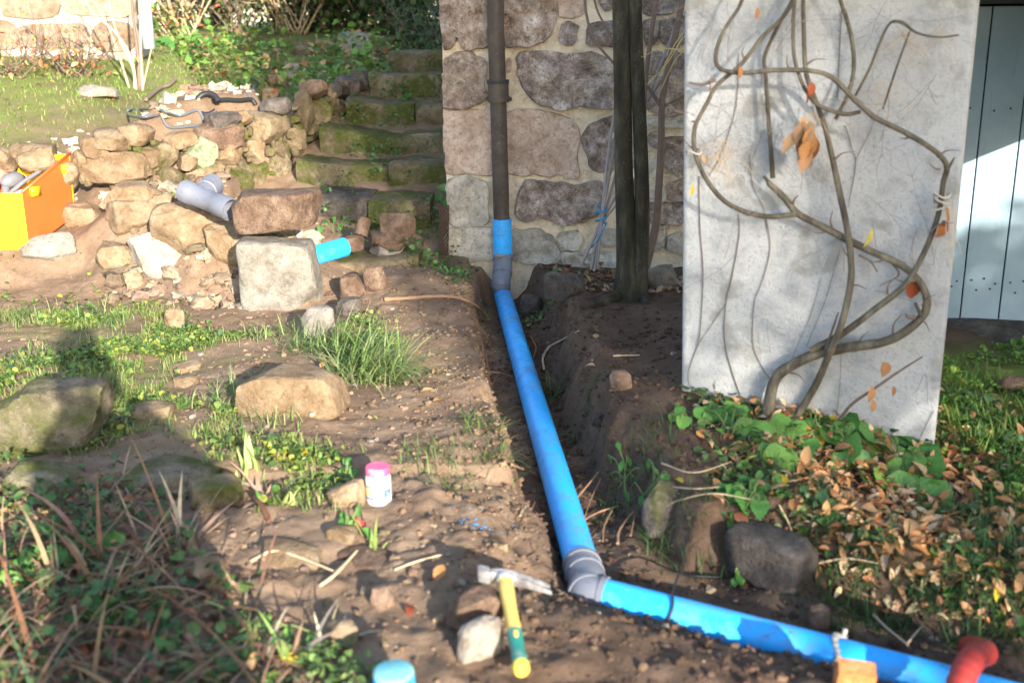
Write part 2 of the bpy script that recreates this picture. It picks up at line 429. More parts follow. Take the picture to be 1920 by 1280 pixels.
def pvc_mat(name, col, dirt=(.15, .115, .085), thr=.64, rough=.38):
    t = NT(name); co = t.co('Object', False); n0 = t.noise(co, 2.5, 4); n1 = t.noise(co, 14, 8, .72); n2 = t.noise(co, 70, 4, .7); n3 = t.noise(co, 30, 5, .6)
    c = t.mix(n0, tuple(v * .9 for v in col), tuple(min(1, v * 1.08) for v in col))
    f = t.math('ADD', t.math('MULTIPLY', n0, .30), t.math('MULTIPLY', n1, .70))
    c = t.mix(t.ramp(f, [(thr - .10, 0.), (thr + .05, .55)]), c, dirt)
    c = t.mix(t.math('MULTIPLY', t.ramp(n2, [(.35, 1.), (.41, 0.)]), t.ramp(n1, [(.4, 0.), (.55, .8)])), c, (.05, .05, .06))
    r = t.ramp(n1, [(.35, rough), (.65, rough + .25)])
    return t.fin(c, r, t.bump(n3, .04, .003), .45)
M = {}
M['soil'] = soil_mat()
M['granite'] = stone_mat('granite_brown', (.17, .12, .095), (.43, .335, .27), (.74, .65, .57), 11, 0, .7, .8)
M['granite_pink'] = stone_mat('granite_pink', (.30, .22, .17), (.47, .36, .29), (.62, .52, .44), 9, 0, .55, .5)
M['granite_grey'] = stone_mat('granite_grey', (.26, .24, .20), (.42, .385, .325), (.57, .53, .46), 8, 0, .55, .5)
M['granite_dark'] = stone_mat('granite_dark', (.12, .09, .075), (.34, .27, .23), (.70, .63, .57), 12, 0, .8, .9)
M['tan'] = stone_mat('fieldstone_tan', (.13, .085, .05), (.215, .155, .10), (.30, .24, .17), 8, 0, .35, .5)
M['tan_moss'] = stone_mat('fieldstone_mossy', (.10, .072, .045), (.19, .145, .095), (.28, .225, .155), 8, .42, .4, .6)
M['moss'] = stone_mat('step_stone_mossy', (.085, .07, .048), (.16, .125, .085), (.28, .23, .165), 7, .72, .5, .7)
M['grey'] = stone_mat('fieldstone_grey', (.13, .115, .095), (.22, .20, .17), (.33, .305, .27), 8, 0, .4, .5)
M['white'] = stone_mat('fieldstone_pale', (.20, .165, .13), (.32, .28, .235), (.44, .40, .35), 7, 0, .4, .5)
M['brown'] = stone_mat('fieldstone_brown', (.07, .046, .034), (.15, .10, .072), (.25, .185, .14), 8, 0, .45, .6)
M['dark'] = stone_mat('fieldstone_dark', (.045, .038, .033), (.095, .08, .07), (.17, .15, .13), 9, .15, .45, .6)
M['lichen'] = stone_mat('fieldstone_lichen', (.13, .145, .09), (.23, .25, .165), (.32, .335, .24), 8, .2, .3, .5, (.16, .22, .12))
M['boulder'] = stone_mat('boulder_mossy', (.075, .062, .045), (.15, .125, .09), (.27, .23, .165), 6, .5, .5, .7, (.07, .08, .018))
M['mortar'] = stone_mat('lime_mortar', (.50, .42, .315), (.63, .545, .42), (.70, .62, .50), 5, 0, .22, .7, bd=.016)
M['concrete'] = concrete_mat(); M['door'] = door_mat()
M['blue'] = pvc_mat('blue_pvc', (.018, .37, .86), thr=.59); M['pvc_grey'] = pvc_mat('grey_pvc', (.135, .145, .175), thr=.66)
M['rust'] = rust_mat()
M['blue_cap'] = pvc_mat('dusty_blue', (.09, .42, .52), dirt=(.30, .42, .20), thr=.50, rough=.6)
M['bark'] = bark_mat('tree_bark', (.016, .014, .009), (.045, .038, .023), (.095, .083, .052))
M['bark_grey'] = bark_mat('vine_bark', (.055, .045, .033), (.115, .098, .07), (.19, .17, .12), 26)
M['twig'] = plain('twig', (.15, .105, .08), .8, .3, 30)
M['twig_pale'] = plain('dry_stalk', (.42, .32, .20), .8, .25, 30)
M['root'] = plain('root', (.26, .15, .085), .8, .3, 40)
M['root_dark'] = plain('thin_root', (.13, .075, .045), .85, .3, 40)
M['cane'] = plain('cane', (.22, .19, .18), .6, .25, 20)
M['orange'] = plain('orange_paint', (.58, .10, .022), .4, .06, 5, .02, dirt=(.55, .22, .09), dthr=.66)
M['yellow'] = plain('yellow_paint', (.86, .56, .012), .4, .05, 5, .02)
M['tool_grey'] = plain('tool_plastic', (.14, .14, .15), .5, .2, 12); M['paper'] = plain('paper', (.72, .72, .78), .7, .05)
M['salmon'] = plain('faded_red_plastic', (.70, .25, .18), .5, .1)
M['steel'] = plain('scuffed_steel', (.42, .41, .40), .42, .35, 26, .15, .5, dirt=(.10, .085, .08), dsc=18, dthr=.52, metal=.35)
M['handle'] = plain('yellow_handle', (.60, .41, .10), .5, .14, 10, .05, dirt=(.16, .11, .06), dsc=22, dthr=.58)
M['grip'] = plain('green_rubber', (.015, .17, .14), .55, .15, 12, .1, dirt=(.22, .27, .22), dsc=14, dthr=.60)
M['grip_end'] = plain('yellow_rubber', (.66, .47, .06), .5, .08)
M['pot'] = plain('white_plastic', (.62, .62, .63), .35, .03, 5, 0); M['pink'] = plain('pink_lid', (.66, .09, .19), .45, .14, 20, .03, dirt=(.85, .6, .65), dsc=18, dthr=.56)
M['lab_b'] = plain('label_blue', (.06, .11, .48), .5, .15, 30, 0); M['lab_y'] = plain('label_cream', (.55, .53, .26), .5, .1, 30, 0)
M['lab_lb'] = plain('label_pale_blue', (.22, .34, .62), .5, .1, 30, 0); M['lab_g'] = plain('label_green', (.14, .28, .22), .5, .1, 20, 0)
M['red_tube'] = plain('red_conduit', (.26, .024, .018), .55, .15, 12, .05, dirt=(.06, .035, .03), dsc=22, dthr=.60)
M['brick'] = stone_mat('broken_brick', (.26, .10, .045), (.42, .18, .085), (.52, .27, .15), 9, 0, .3, .5)
M['black'] = plain('black_plastic', (.018, .018, .02), .5, .2); M['cable'] = plain('grey_cable', (.085, .10, .115), .5, .2)
M['string'] = plain('garden_string', (.48, .42, .34), .9, .15, 60); M['string_blue'] = plain('blue_string', (.03, .20, .36), .8, .15)
M['zinc'] = plain('zinc', (.52, .56, .62), .4, .1, 8, .02, metal=.3)
M['mesh'] = plain('rusty_mesh', (.10, .055, .035), .8, .3)
M['vc_grass'] = vcol('grass_blades', .55, .25); M['vc_leaf'] = vcol('small_leaves', .5, .2, .3, 60); M['vc_soil'] = vcol('soil_crumbs', .95, 0, .4, 60, .1)
M['vc_dry'] = vcol('dry_blades', .75, .1, .3, 25)
M['deadleaf'] = leafmat('dead_leaf', [(0, (.30, .13, .045)), (.3, (.42, .20, .075)), (.55, (.50, .29, .14)), (.8, (.27, .10, .045)), (1, (.56, .38, .20))], .2)
M['redleaf'] = leafmat('red_leaf', [(0, (.30, .065, .025)), (1, (.38, .15, .055))], .25)
M['pinkleaf'] = leafmat('crimson_leaf', [(0, (.55, .04, .05)), (1, (.6, .10, .08))], .25)
M['yellowleaf'] = leafmat('yellow_leaf', [(0, (.68, .46, .03)), (1, (.62, .50, .06))], .3)
M['greenleaf'] = leafmat('green_leaf', [(0, (.06, .17, .035)), (.6, (.095, .25, .05)), (1, (.17, .33, .065))], .25, .45)
M['stem'] = plain('green_stem', (.13, .18, .05), .6, .2)
M['skin'] = plain('skin', (.45, .28, .2), .6); M['coat'] = plain('dark_coat', (.03, .035, .05), .9, .2); M['trousers'] = plain('trousers', (.04, .045, .06), .9, .2)
M['roof'] = plain('shade_roof_grey', (.12, .12, .13), .7, .2)

# ---------------------------------------------------------------- ground sheet
def axis(segs):
    out = [segs[0][0]]
    for a, b, st0, st1 in segs:
        x = a
        while x < b - 1e-6:
            f = (x - a) / (b - a); x = min(b, x + st0 + (st1 - st0) * f); out.append(x)
    return np.array(out)
gy = axis([(-30, -2, 3, .6), (-2, 1.3, .4, .08), (1.3, 6.6, .0115, .0135), (6.6, 12, .018, .05), (12, 60, .1, 5)])
gxp = axis([(0, 2.4, .0125, .0125), (2.4, 6, .014, .1), (6, 60, .2, 6)])
gx = np.concatenate([-gxp[:0:-1], gxp])
GX, GY = np.meshgrid(gx, gy); GZ = H(GX, GY)
nx, ny = len(gx), len(gy)
ii = np.arange(nx * ny).reshape(ny, nx)
GF = np.stack([ii[:-1, :-1].ravel(), ii[:-1, 1:].ravel(), ii[1:, 1:].ravel(), ii[1:, :-1].ravel()], 1)
_d, _s, _a = poly_sd(GX, GY, PIPE_XY)
_d2, _s2, _a2 = poly_sd(GX, GY, L2); U2 = _d2 * _s2
wob = fbm(GX, GY, 1.3, 4) * .5
damp = np.clip(.16 + 1.1 * sstep(.75, .1, _d + wob * .4 + .45 * (_s < 0)) + 1.0 * sstep(-.10, .35, GX + wob * .5 - .1 * (GY - 3)) + wob * .35, 0, 1)
damp = np.maximum(damp, .35 * sstep(.9, .3, _d + wob * .3) * (_a > 3.0))
damp = np.where(U2 > .1, np.clip(damp + .3, 0, 1), damp)
def grass_amount(x, y):
    d2, s2, a2 = poly_sd(x, y, L2); u2 = d2 * s2
    n = fbm(x, y, 1.1, 3)
    up = sstep(.9, 2.2, u2 + n * .8 - .6 * (x + 2.3)) * sstep(-1.5, -2.4, x + n * .3) + sstep(9.9, 10.6, y + n * .4 - .25 * (x + 2)) * (u2 > 0)
    right = sstep(1.35, 1.7, x) * sstep(4.6, 4.2, y + n * .3)
    return np.clip(np.where(u2 > 0, up, right), 0, 1)
GA = grass_amount(GX, GY)
lowgreen = .55 * sstep(-.55, -1.0, GX) * sstep(5.3, 4.6, GY) * sstep(3.0, 3.5, GY) * sstep(-.1, .35, fbm(GX, GY, 1.5, 3))
cols = np.stack([damp, np.clip(np.maximum(GA, lowgreen), 0, 1), np.zeros_like(damp)], -1).reshape(-1, 3)
g = mesh('ground', np.stack([GX, GY, GZ], -1).reshape(-1, 3), GF, M['soil'], cols=cols, loc=(0, 0, 0))
g['kind'] = 'structure'

# ---------------------------------------------------------------- house wall (stones traced on the wall plane)
WY = 6.22
def wpt(px, py, off=0.): return at(px, py, WY - off)
def z2(*a): return [(560 + x * .375, y * .375) for x, y in a]
def rrect(x0, y0, x1, y1, seed, jag=.0):
    return [(x0, y0), (x1, y0), (x1, y1), (x0, y1)]
def stone_face(parent, poly, mat, seed, proud=.012, rough=.010, back=.05, rnd=.0, name='stone', spacing=.028):
    """poly in wall pixels -> irregular stone standing out of the mortar"""
    r = np.random.default_rng(seed)
    P = np.array([[wpt(px, py)[0], wpt(px, py)[2]] for px, py in poly])
    Q = np.concatenate([P, P[:1]]); out = []
    for a, b in zip(Q[:-1], Q[1:]):
        n = max(1, int(np.linalg.norm(b - a) / spacing)); out += [a + (b - a) * t for t in np.linspace(0, 1, n, endpoint=False)]
    O = np.array(out); c = O.mean(0)
    # round corners: smooth the outline, then roughen it
    O = c + (O - c) * 1.10
    for _ in range(int(1 + rnd * 4)): O = .25 * np.roll(O, 1, 0) + .5 * O + .25 * np.roll(O, -1, 0)
    dirn = (O - c) / (np.linalg.norm(O - c, axis=1)[:, None] + 1e-9)
    O = O + dirn * (fbm(O[:, 0] * 9 + seed, O[:, 1] * 9, 1.6, 4) * .022 + fbm(O[:, 0] * 9 + seed, O[:, 1] * 9, 6, 2) * .006)[:, None]
    K = len(O); V = []; F = []
    rings = [(1.005, back), (1.0, -proud * .5), (.975, -proud), (.92, -proud), (.83, -proud), (.70, -proud), (.55, -proud), (.36, -proud), (.17, -proud)]
    for k, (sc, dy) in enumerate(rings):
        R = c + (O - c) * sc; lump = fbm(R[:, 0] + seed * .37, R[:, 1], 9, 4) * rough * 1.3 * (1 if k > 1 else .4)
        V.append(np.stack([R[:, 0], WY + dy - lump * (k > 0), R[:, 1]], 1))
    V = np.concatenate(V + [np.array([[c[0], WY - proud - float(fbm(c[0] + seed * .37, c[1], 7, 4)) * rough, c[1]]])])
    for k in range(len(rings) - 1):
        for j in range(K):
            j2 = (j + 1) % K; F.append((k * K + j2, k * K + j, (k + 1) * K + j, (k + 1) * K + j2))
    e = (len(rings) - 1) * K; ct = len(V) - 1
    F += [(e + (j + 1) % K, e + j, ct) for j in range(K)]
    if (np.roll(O[:, 0], -1) * O[:, 1] - O[:, 0] * np.roll(O[:, 1], -1)).sum() < 0: pass
    else: F = [f[::-1] for f in F]
    return mesh(name, V, F, mat, parent, sharp=50)
c0 = wpt(838, 490)
house = thing('stone_house', (.4, WY, 0), 'granite house wall with pale lime joints behind the brown downpipe', 'house')
# mortar body: front face slightly wavy sheet with thickness
wx0, wx1, wz0, wz1 = wpt(832, 300)[0], 2.4, -.25, 3.6
def wall_sheet(name, x0, x1, z0, z1, y, thick, mat, parent, st=.05, amp=.006):
    xs = np.linspace(x0, x1, int((x1 - x0) / st) + 1); zs = np.linspace(z0, z1, int((z1 - z0) / st) + 1)
    X, Z = np.meshgrid(xs, zs); Y = y - fbm(X, Z, 4, 3) * amp
    n = len(xs); m = len(zs); V = np.stack([X, Y, Z], -1).reshape(-1, 3); F = []
    for j in range(m - 1):
        for i in range(n - 1): F.append((j * n + i, j * n + i + 1, (j + 1) * n + i + 1, (j + 1) * n + i))
    Vb, Fb = box(((x0 + x1) / 2, y + thick / 2 + .02, (z0 + z1) / 2), (x1 - x0, thick, z1 - z0))
    k = len(V); F += [tuple(k + i for i in f) for f in Fb]
    return mesh(name, np.concatenate([V, Vb]), F, mat, parent, sharp=60)
wall_sheet('mortar', wx0 + .012, wx1, wz0, wz1, WY, 3.2, M['mortar'], house)
HS = [  # pixel polygons, material, proudness
 (z2((702, -60), (790, -60), (800, 120), (785, 215), (725, 248), (708, 120)), 'granite', .03, .02),
 (z2((798, -60), (948, -60), (945, 230), (840, 245), (795, 200), (800, 90)), 'granite', .025, .022),
 (z2((1022, -60), (1275, -60), (1272, 120), (1240, 175), (1160, 222), (1030, 232)), 'granite', .04, .03),
 (z2((1298, -60), (1440, -60), (1430, 60), (1370, 88), (1300, 85)), 'granite_pink', .012, .01),
 (z2((1312, 115), (1380, 108), (1402, 170), (1375, 228), (1330, 238), (1290, 185)), 'granite_dark', .014, .012),
 (z2((1495, -60), (1570, -60), (1570, 40), (1525, 58), (1500, 40)), 'granite_dark', .014, .012),
 (z2((1450, 120), (1500, 106), (1590, 108), (1590, 232), (1500, 232), (1432, 222)), 'granite_dark', .014, .02),
 (z2((728, 300), (780, 272), (860, 275), (915, 295), (938, 360), (925, 410), (942, 470), (905, 515), (840, 538), (728, 535)), 'granite', .015, .018),
 (z2((1035, 285), (1062, 285), (1060, 372), (1035, 370)), 'granite_pink', .01, .01),
 (z2((1095, 300), (1130, 270), (1250, 262), (1340, 285), (1450, 268), (1530, 300), (1600, 330), (1600, 510), (1540, 538), (1400, 515), (1310, 540), (1225, 525), (1150, 455), (1118, 400), (1118, 340)), 'granite_dark', .022, .026),
 (z2((733, 560), (965, 562), (970, 860), (740, 858)), 'granite_pink', .010, .006),
 (z2((1045, 565), (1230, 562), (1340, 600), (1385, 645), (1390, 700), (1378, 790), (1390, 840), (1375, 892), (1330, 885), (1310, 862), (1050, 862)), 'granite_pink', .012, .008),
 (z2((1480, 610), (1540, 588), (1600, 585), (1600, 800), (1560, 845), (1500, 860), (1450, 820), (1440, 740), (1425, 680)), 'granite_dark', .02, .02),
 (z2((1368, 585), (1410, 578), (1432, 600), (1385, 606)), 'granite_grey', .008, .008),
 (z2((745, 895), (850, 888), (930, 915), (945, 980), (935, 1050), (945, 1100), (900, 1130), (800, 1130), (750, 1100)), 'granite_grey', .014, .012),
 (z2((1150, 905), (1290, 915), (1380, 930), (1480, 905), (1512, 950), (1500, 1060), (1440, 1090), (1330, 1118), (1220, 1085), (1120, 1105), (1095, 1060), (1120, 960)), 'granite_dark', .02, .022),
 (z2((748, 1145), (975, 1140), (978, 1300), (752, 1300)), 'granite_grey', .016, .016),
 (z2((1062, 1150), (1180, 1148), (1260, 1175), (1310, 1290), (1280, 1310), (1065, 1305)), 'granite_grey', .02, .014),
 (z2((1300, 1160), (1360, 1145), (1415, 1170), (1400, 1235), (1330, 1240), (1282, 1205)), 'granite_grey', .014, .018),
 (z2((1505, 1150), (1595, 1148), (1595, 1235), (1540, 1245), (1498, 1210)), 'granite_grey', .014, .016),
 (z2((1320, 1255), (1600, 1262), (1600, 1330), (1330, 1330)), 'granite_grey', .02, .02),
 (z2((1725, -60), (1885, -60), (1885, 60), (1820, 76), (1730, 65)), 'granite_dark', .012, .015),
 (z2((1722, 105), (1785, 100), (1790, 225), (1730, 232)), 'granite_dark', .012, .015),
 (z2((1805, 100), (1960, 88), (1960, 215), (1810, 218)), 'granite_dark', .012, .015),
 (z2((1732, 265), (1790, 250), (1822, 290), (1810, 360), (1740, 372)), 'granite_dark', .014, .015),
 (z2((1840, 275), (1980, 262), (1980, 395), (1850, 405)), 'granite_dark', .012, .015),
 (z2((1742, 395), (1860, 385), (1985, 400), (1985, 560), (1840, 568), (1745, 558)), 'granite', .014, .018),
 (z2((1720, 585), (1985, 578), (1985, 640), (1725, 642)), 'granite_grey', .012, .012),
 (z2((1835, 700), (1900, 685), (1985, 690), (1985, 880), (1890, 885), (1815, 800)), 'granite', .016, .02),
 (z2((1752, 660), (1815, 655), (1812, 740), (1755, 745)), 'granite_dark', .012, .012),
 (z2((1755, 805), (1805, 800), (1815, 890), (1760, 895)), 'granite_grey', .01, .012),
 (z2((1748, 925), (1830, 915), (1830, 1000), (1750, 1000)), 'granite_grey', .012, .015),
 (z2((1840, 905), (1985, 900), (1985, 995), (1845, 1000)), 'granite', .012, .015),
 (z2((1752, 1015), (1985, 1012), (1985, 1105), (1760, 1118)), 'granite_dark', .014, .018),
 (z2((1838, 1172), (1985, 1160), (1985, 1260), (1850, 1262)), 'granite_grey', .016, .016),
 (z2((1735, 1135), (1825, 1130), (1825, 1250), (1745, 1260)), 'granite_grey', .012, .015),
 (z2((1640, 100), (1712, 95), (1712, 240), (1640, 240)), 'granite_dark', .01, .012),
 (z2((1620, 300), (1715, 300), (1718, 520), (1620, 520)), 'granite', .01, .012),
 (z2((1620, 600), (1705, 600), (1708, 830), (1625, 830)), 'granite_grey', .01, .012),
 (z2((1620, 900), (1730, 900), (1730, 1120), (1625, 1120)), 'granite', .01, .012),
]
for k, (pl, mt, pr, ro) in enumerate(HS): stone_face(house, pl, M[mt], 100 + k, max(pr + .008, ro * 1.75), ro * 1.6)
# courses that go on behind the slab and above the frame
rr = random.Random(5)
for row, (za, zb) in enumerate([(1.62, 1.95), (1.98, 2.3), (2.34, 2.7)]):
    x = wx0 + .02
    while x < 2.2:
        ww = rr.uniform(.28, .6); zz = (za, zb)
        Vp = []
        for (xx, zv) in ((x, za), (x + ww, za), (x + ww, zb), (x, zb)):
            d = np.array([xx, WY, zv]) - CP; dd = np.dot(d, dvec); Vp.append((960 + FPX * np.dot(d, rvec) / dd, 640 - FPX * np.dot(d, uvec) / dd))
        stone_face(house, Vp, M[rr.choice(['granite', 'granite_dark', 'granite_pink'])], 300 + row * 20 + int(x * 10), .014, .015); x += ww + .05
# ---------------------------------------------------------------- concrete pier (rendered slab in front, right)
PL = at_z(1277, 795, .06); PR = at_z(1752, 852, .04)
sn = np.array([-(PR - PL)[1], (PR - PL)[0], 0.]); sn /= np.linalg.norm(sn); sn = sn if sn[1] < 0 else -sn    # faces the camera
S0 = PL.copy()
def slab(px, py, off=0.): return at_plane(px, py, S0 + sn * off, sn)
tl, bl, tr_, br = slab(1283, 0), slab(1277, 790), slab(1838, 0), slab(1751, 850)
def ext(a, b, z): return a + (b - a) * ((z - a[2]) / (b[2] - a[2]))
C4 = [ext(tl, bl, -.2), ext(tr_, br, -.2), ext(tr_, br, 2.9), ext(tl, bl, 2.9)]
th = .22
NXs, NZs = 24, 60
def slab_mesh():
    b = bpy.data.meshes.new('pier')
    V = [*C4, *[c - sn * th for c in C4]]
    F = [(0, 1, 2, 3), (5, 4, 7, 6), (4, 0, 3, 7), (1, 5, 6, 2), (3, 2, 6, 7), (4, 5, 1, 0)]
    return V, F
V, F = slab_mesh()
pier = mesh('concrete_pier', V, F, M['concrete'], sharp=40)
tag(pier, 'pale grey rendered concrete pier carrying the bare climbing vine', 'pier')
bv = pier.modifiers.new('bevel', 'BEVEL'); bv.width = .016; bv.segments = 4; bv.limit_method = 'ANGLE'
# ---------------------------------------------------------------- door and its wall, right
DL = at_z(1786, 601, .10); DR = at_z(1920, 622, .075)
dn = np.array([-(DR - DL)[1], (DR - DL)[0], 0.]); dn /= np.linalg.norm(dn); dn = dn if dn[1] < 0 else -dn
du = (DR - DL) / np.linalg.norm(DR - DL); du[2] = 0; du /= np.linalg.norm(du)
zdoor = .095
seams = [at_plane(1800, 590, DL, dn), at_plane(1871, 600, DL, dn)]
sx = [float(np.dot(s - DL, du)) for s in seams]; bwid = sx[1] - sx[0]
dtop = at_plane(1880, 12, DL, dn)[2]
door = thing('wooden_door', (DL[0], DL[1], zdoor), 'pale blue boarded door half in shadow at the right edge', 'door')
edges = [sx[0] + bwid * k for k in range(-3, 9)]
for k, (a, b) in enumerate(zip(edges[:-1], edges[1:])):
    c = DL + du * ((a + b) / 2); R = np.stack([du, -dn, np.array([0, 0, 1.])], 1)
    zb = zdoor + .006 * ((k * 7) % 3)
    V, F = box((c[0], c[1], (zb + dtop) / 2), (b - a - .005, .028, dtop - zb), R)
    o = mesh('board', V, F, M['door'], door, sharp=30); bb = o.modifiers.new('b', 'BEVEL'); bb.width = .003; bb.segments = 2
nb = MB()
for k, (a, b) in enumerate(zip(edges[:-1], edges[1:])):
    for f, zz in ((.2, .20), (.52, .21), (.82, .19), (.35, .155), (.7, .165), (.3, .95), (.7, .96)):
        c = DL + du * (a + (b - a) * f) + dn * .0155
        nb.add(*tube([c + [0, 0, zz], c + dn * .004 + [0, 0, zz]], [.005, .004], 7))
nb.build('nail_heads', M['rust'], door)['kind'] = 'stuff'
V, F = box((*(DL + du * .7 - dn * .03)[:2], (zdoor + dtop) / 2 + .07), (edges[-1] - edges[0] + .1, .03, dtop - zdoor + .14), np.stack([du, -dn, np.array([0, 0, 1.])], 1))
mesh('backing_board', V, F, M['black'], door)
annex = thing('house_annex', (*(DL + du * 1.2)[:2], 0), 'wall and dark lintel above the pale blue boarded door, with added unseen shade panels', 'house')
Rd = np.stack([du, -dn, np.array([0, 0, 1.])], 1)
V, F = box((*(DL + du * .75 - dn * .05)[:2], dtop + .12), (3.4, .22, .22), Rd); mesh('lintel', V, F, M['grip'] if False else plain('dark_lintel', (.035, .05, .045), .6), annex, sharp=30)
V, F = box((*(DL + du * .75 - dn * .10)[:2], dtop + .23 + .6), (3.4, .25, 1.2), Rd); mesh('upper_wall', V, F, M['concrete'], annex, sharp=30)
# unseen curved panel added out to the right to shade the top of the door
cb = MB(); pts = []
for k in range(25):
    o_ = -.5 + 3.0 * k / 24; q_ = DL + du * o_ - 1.25 * np.array([LIGHT[0], LIGHT[1], 0]) / np.linalg.norm(LIGHT[:2]); pts.append(np.array([q_[0], q_[1], 1.22 + .46 * (o_ - .05) - .10 * (o_ - .05) ** 2]))
V = []; F = []
for p in pts: V += [p, p + [0, 0, 1.1], p - dn * .18, p - dn * .18 + np.array([0, 0, 1.1])]
for k in range(24):
    a, b = 4 * k, 4 * k + 4; F += [(a, b, b + 1, a + 1), (a + 2, a + 3, b + 3, b + 2), (a, a + 2, b + 2, b), (a + 1, b + 1, b + 3, a + 3)]
F += [(0, 1, 3, 2), (96, 98, 99, 97)]
mesh('shade_arch', V, F, M['concrete'], annex, sharp=40)
qa = DL + du * 1.0 + dn * .75
V, F = box((qa[0] + .3, qa[1] - .1, 1.70), (4.2, 2.0, .10), Rd); mesh('shade_roof', V, F, M['roof'], annex, sharp=30)  # unseen roof added to keep sky light off the door
qa = DL + du * 2.85 + dn * .75
V, F = box((qa[0], qa[1], .8), (.15, 1.9, 1.7), Rd); mesh('shade_wall', V, F, M['concrete'], annex, sharp=30)  # unseen side wall added to darken the door further
# doorstep
p = at_z(1880, 645, .06)
V, F = rock((1.5, .55, .22), 55, 10, 6, 3, .05); V = V @ rotm(0, 0, -.18).T + np.array([p[0] + .22, p[1] + .10, .025])
tag(mesh('doorstep', V, F, M['dark'], sharp=45), 'dark worn stone doorstep below the blue door', 'doorstep')
# ---------------------------------------------------------------- far house, top left
FH = 9.6
fh = thing('stone_house', (-4.5, FH, 1.1), 'sunlit pale stone house corner at the upper left edge', 'house')
def fpt(px, py, off=0.): return at(px, py, FH - off)
xr = fpt(256, 80)[0]
wall_sheet('mortar', -9, xr, .5, 4.2, FH, .3, stone_mat('pale_mortar', (.34, .29, .22), (.42, .37, .295), (.48, .42, .35), 4, 0, .1, .3), fh, .12, .01)
pale = [stone_mat('pale_granite_a', (.13, .09, .06), (.21, .16, .115), (.30, .245, .185), 6, 0, .3, .6), stone_mat('pale_granite_b', (.17, .13, .09), (.27, .215, .16), (.35, .29, .225), 6, 0, .3, .6)]
rr = random.Random(11); z = .7; WYs = WY; WY = FH
def pix(p):
    d = np.asarray(p) - CP; dd = np.dot(d, dvec); return (960 + FPX * np.dot(d, rvec) / dd, 640 - FPX * np.dot(d, uvec) / dd)
row = 0
while z < 3.0:
    hh = rr.uniform(.20, .34); x = xr - .01
    while x > -6.4:
        ww = rr.uniform(.22, .62) if x < xr - .02 else rr.uniform(.35, .7)
        j = lambda s: rr.uniform(-s, s)
        q = [(x - ww, z + j(.03)), (x - j(.01), z + j(.02)), (x + j(.005), z + hh + j(.02)), (x - ww + j(.03), z + hh + j(.03))]
        stone_face(fh, [pix((a, FH, b)) for a, b in q], pale[rr.random() > .55], 900 + row, .02, .02, rnd=.3, spacing=.07); row += 1
        x -= ww + .04
    z += hh + .045
WY = WYs
# zinc downpipe of the far house
a, b = at(268, -30, FH - .15), at(280, 92, FH - .15)
dp = thing('downpipe', (b[0], b[1], b[2]), 'light grey zinc downpipe beside the sunlit far house corner', 'downpipe')
V, F = tube(np.array([a + [0, 0, 1.2], a, at(272, 20, FH - .15), b]), .052, 14); mesh('pipe', V, F, M['zinc'], dp)
V, F = tube(np.array([at(271, 28, FH - .15), at(273, 38, FH - .15)]), .060, 14); mesh('collar', V, F, M['zinc'], dp)

# ---------------------------------------------------------------- brown iron downpipe
def vpts(pix_list, Y): return np.array([at(px, py, Y) for px, py in pix_list])
dpt = vpts([(928, -60), (930, 60), (933, 150), (936, 250), (940, 400), (941, 415)], 6.10)
dpt = np.concatenate([[dpt[0] + [0, 0, 1.2]], dpt])
dnp = thing('downpipe', dpt[-1], 'brown rusty iron downpipe running down the stone house wall', 'downpipe')
V, F = tube(dpt, .046, 22); mesh('pipe', V, F, M['rust'], dnp, sharp=60)
V, F = tube(vpts([(934, 157), (935, 192)], 6.10), .058, 22); mesh('collar', V, F, M['rust'], dnp, sharp=50)
V, F = tube(vpts([(933.6, 150), (933.8, 157)], 6.10), .062, 22); mesh('ring', V, F, M['black'], dnp, sharp=50)
V, F = tube(vpts([(935, 181), (935, 190)], 6.10), .064, 22); mesh('ring', V, F, M['rust'], dnp, sharp=50)
a = at(951, 186, 6.08); V, F = box(a, (.05, .03, .02)); mesh('bracket', V, F, M['rust'], dnp)
V, F = tube(np.array([a, a + [0, .16, 0]]), .008, 8); mesh('bracket_pin', V, F, M['rust'], dnp)

# ---------------------------------------------------------------- new drain run: riser, bend, long pipe, bend, cross pipe
R = .050
drain = thing('drain_pipe', pA, 'blue plastic drain pipe run with grey bends laid in the open trench', 'drain pipe')
r_top, r_bot = at(941.5, 410, 6.08), at(943, 483, 6.08)
V, F = pipe_shell(np.array([r_top, r_top * .55 + r_bot * .45, r_bot]), .054, .047, 30); mesh('riser', V, F, M['blue'], drain, sharp=50)
e1 = at(943, 480, 6.08); e2 = at(943, 503, 6.05); e3 = at(939, 533, 5.98); e4 = pA + (pB - pA) * .004
path = smooth_path([e1, e1 * .3 + e2 * .7, e2, e2 * .45 + e3 * .55, e3, e3 * .5 + e4 * .5], 6)
V, F = tube(path, .053, 26); bend = mesh('grey_bend', V, F, M['pvc_grey'], drain, sharp=60)
for q, nm in ((e1, 0), (e2 * .7 + e3 * .3, 1), (e3, 2)):
    i = int(np.argmin(np.linalg.norm(path - q, axis=1))); i = min(max(i, 1), len(path) - 2); t = path[i + 1] - path[i - 1]; t /= np.linalg.norm(t)
    V, F = tube(np.array([path[i] - t * .012, path[i] + t * .012]), .0565, 26); mesh('socket_rim', V, F, M['pvc_grey'], bend, sharp=50)
n = 40; tt = np.linspace(0, 1, n)[:, None]
lp = pA * (1 - tt) + (pB - (pB - pA) * .006) * tt; lp[:, 2] += -.004 * np.sin(tt[:, 0] * 3.14)
V, F = tube(np.concatenate([[e3 * .3 + pA * .7], lp]), R, 30); mesh('long_pipe', V, F, M['blue'], drain, sharp=60)
d1 = (pB - pA) / np.linalg.norm(pB - pA); d2 = (pD - pC) / np.linalg.norm(pD - pC)
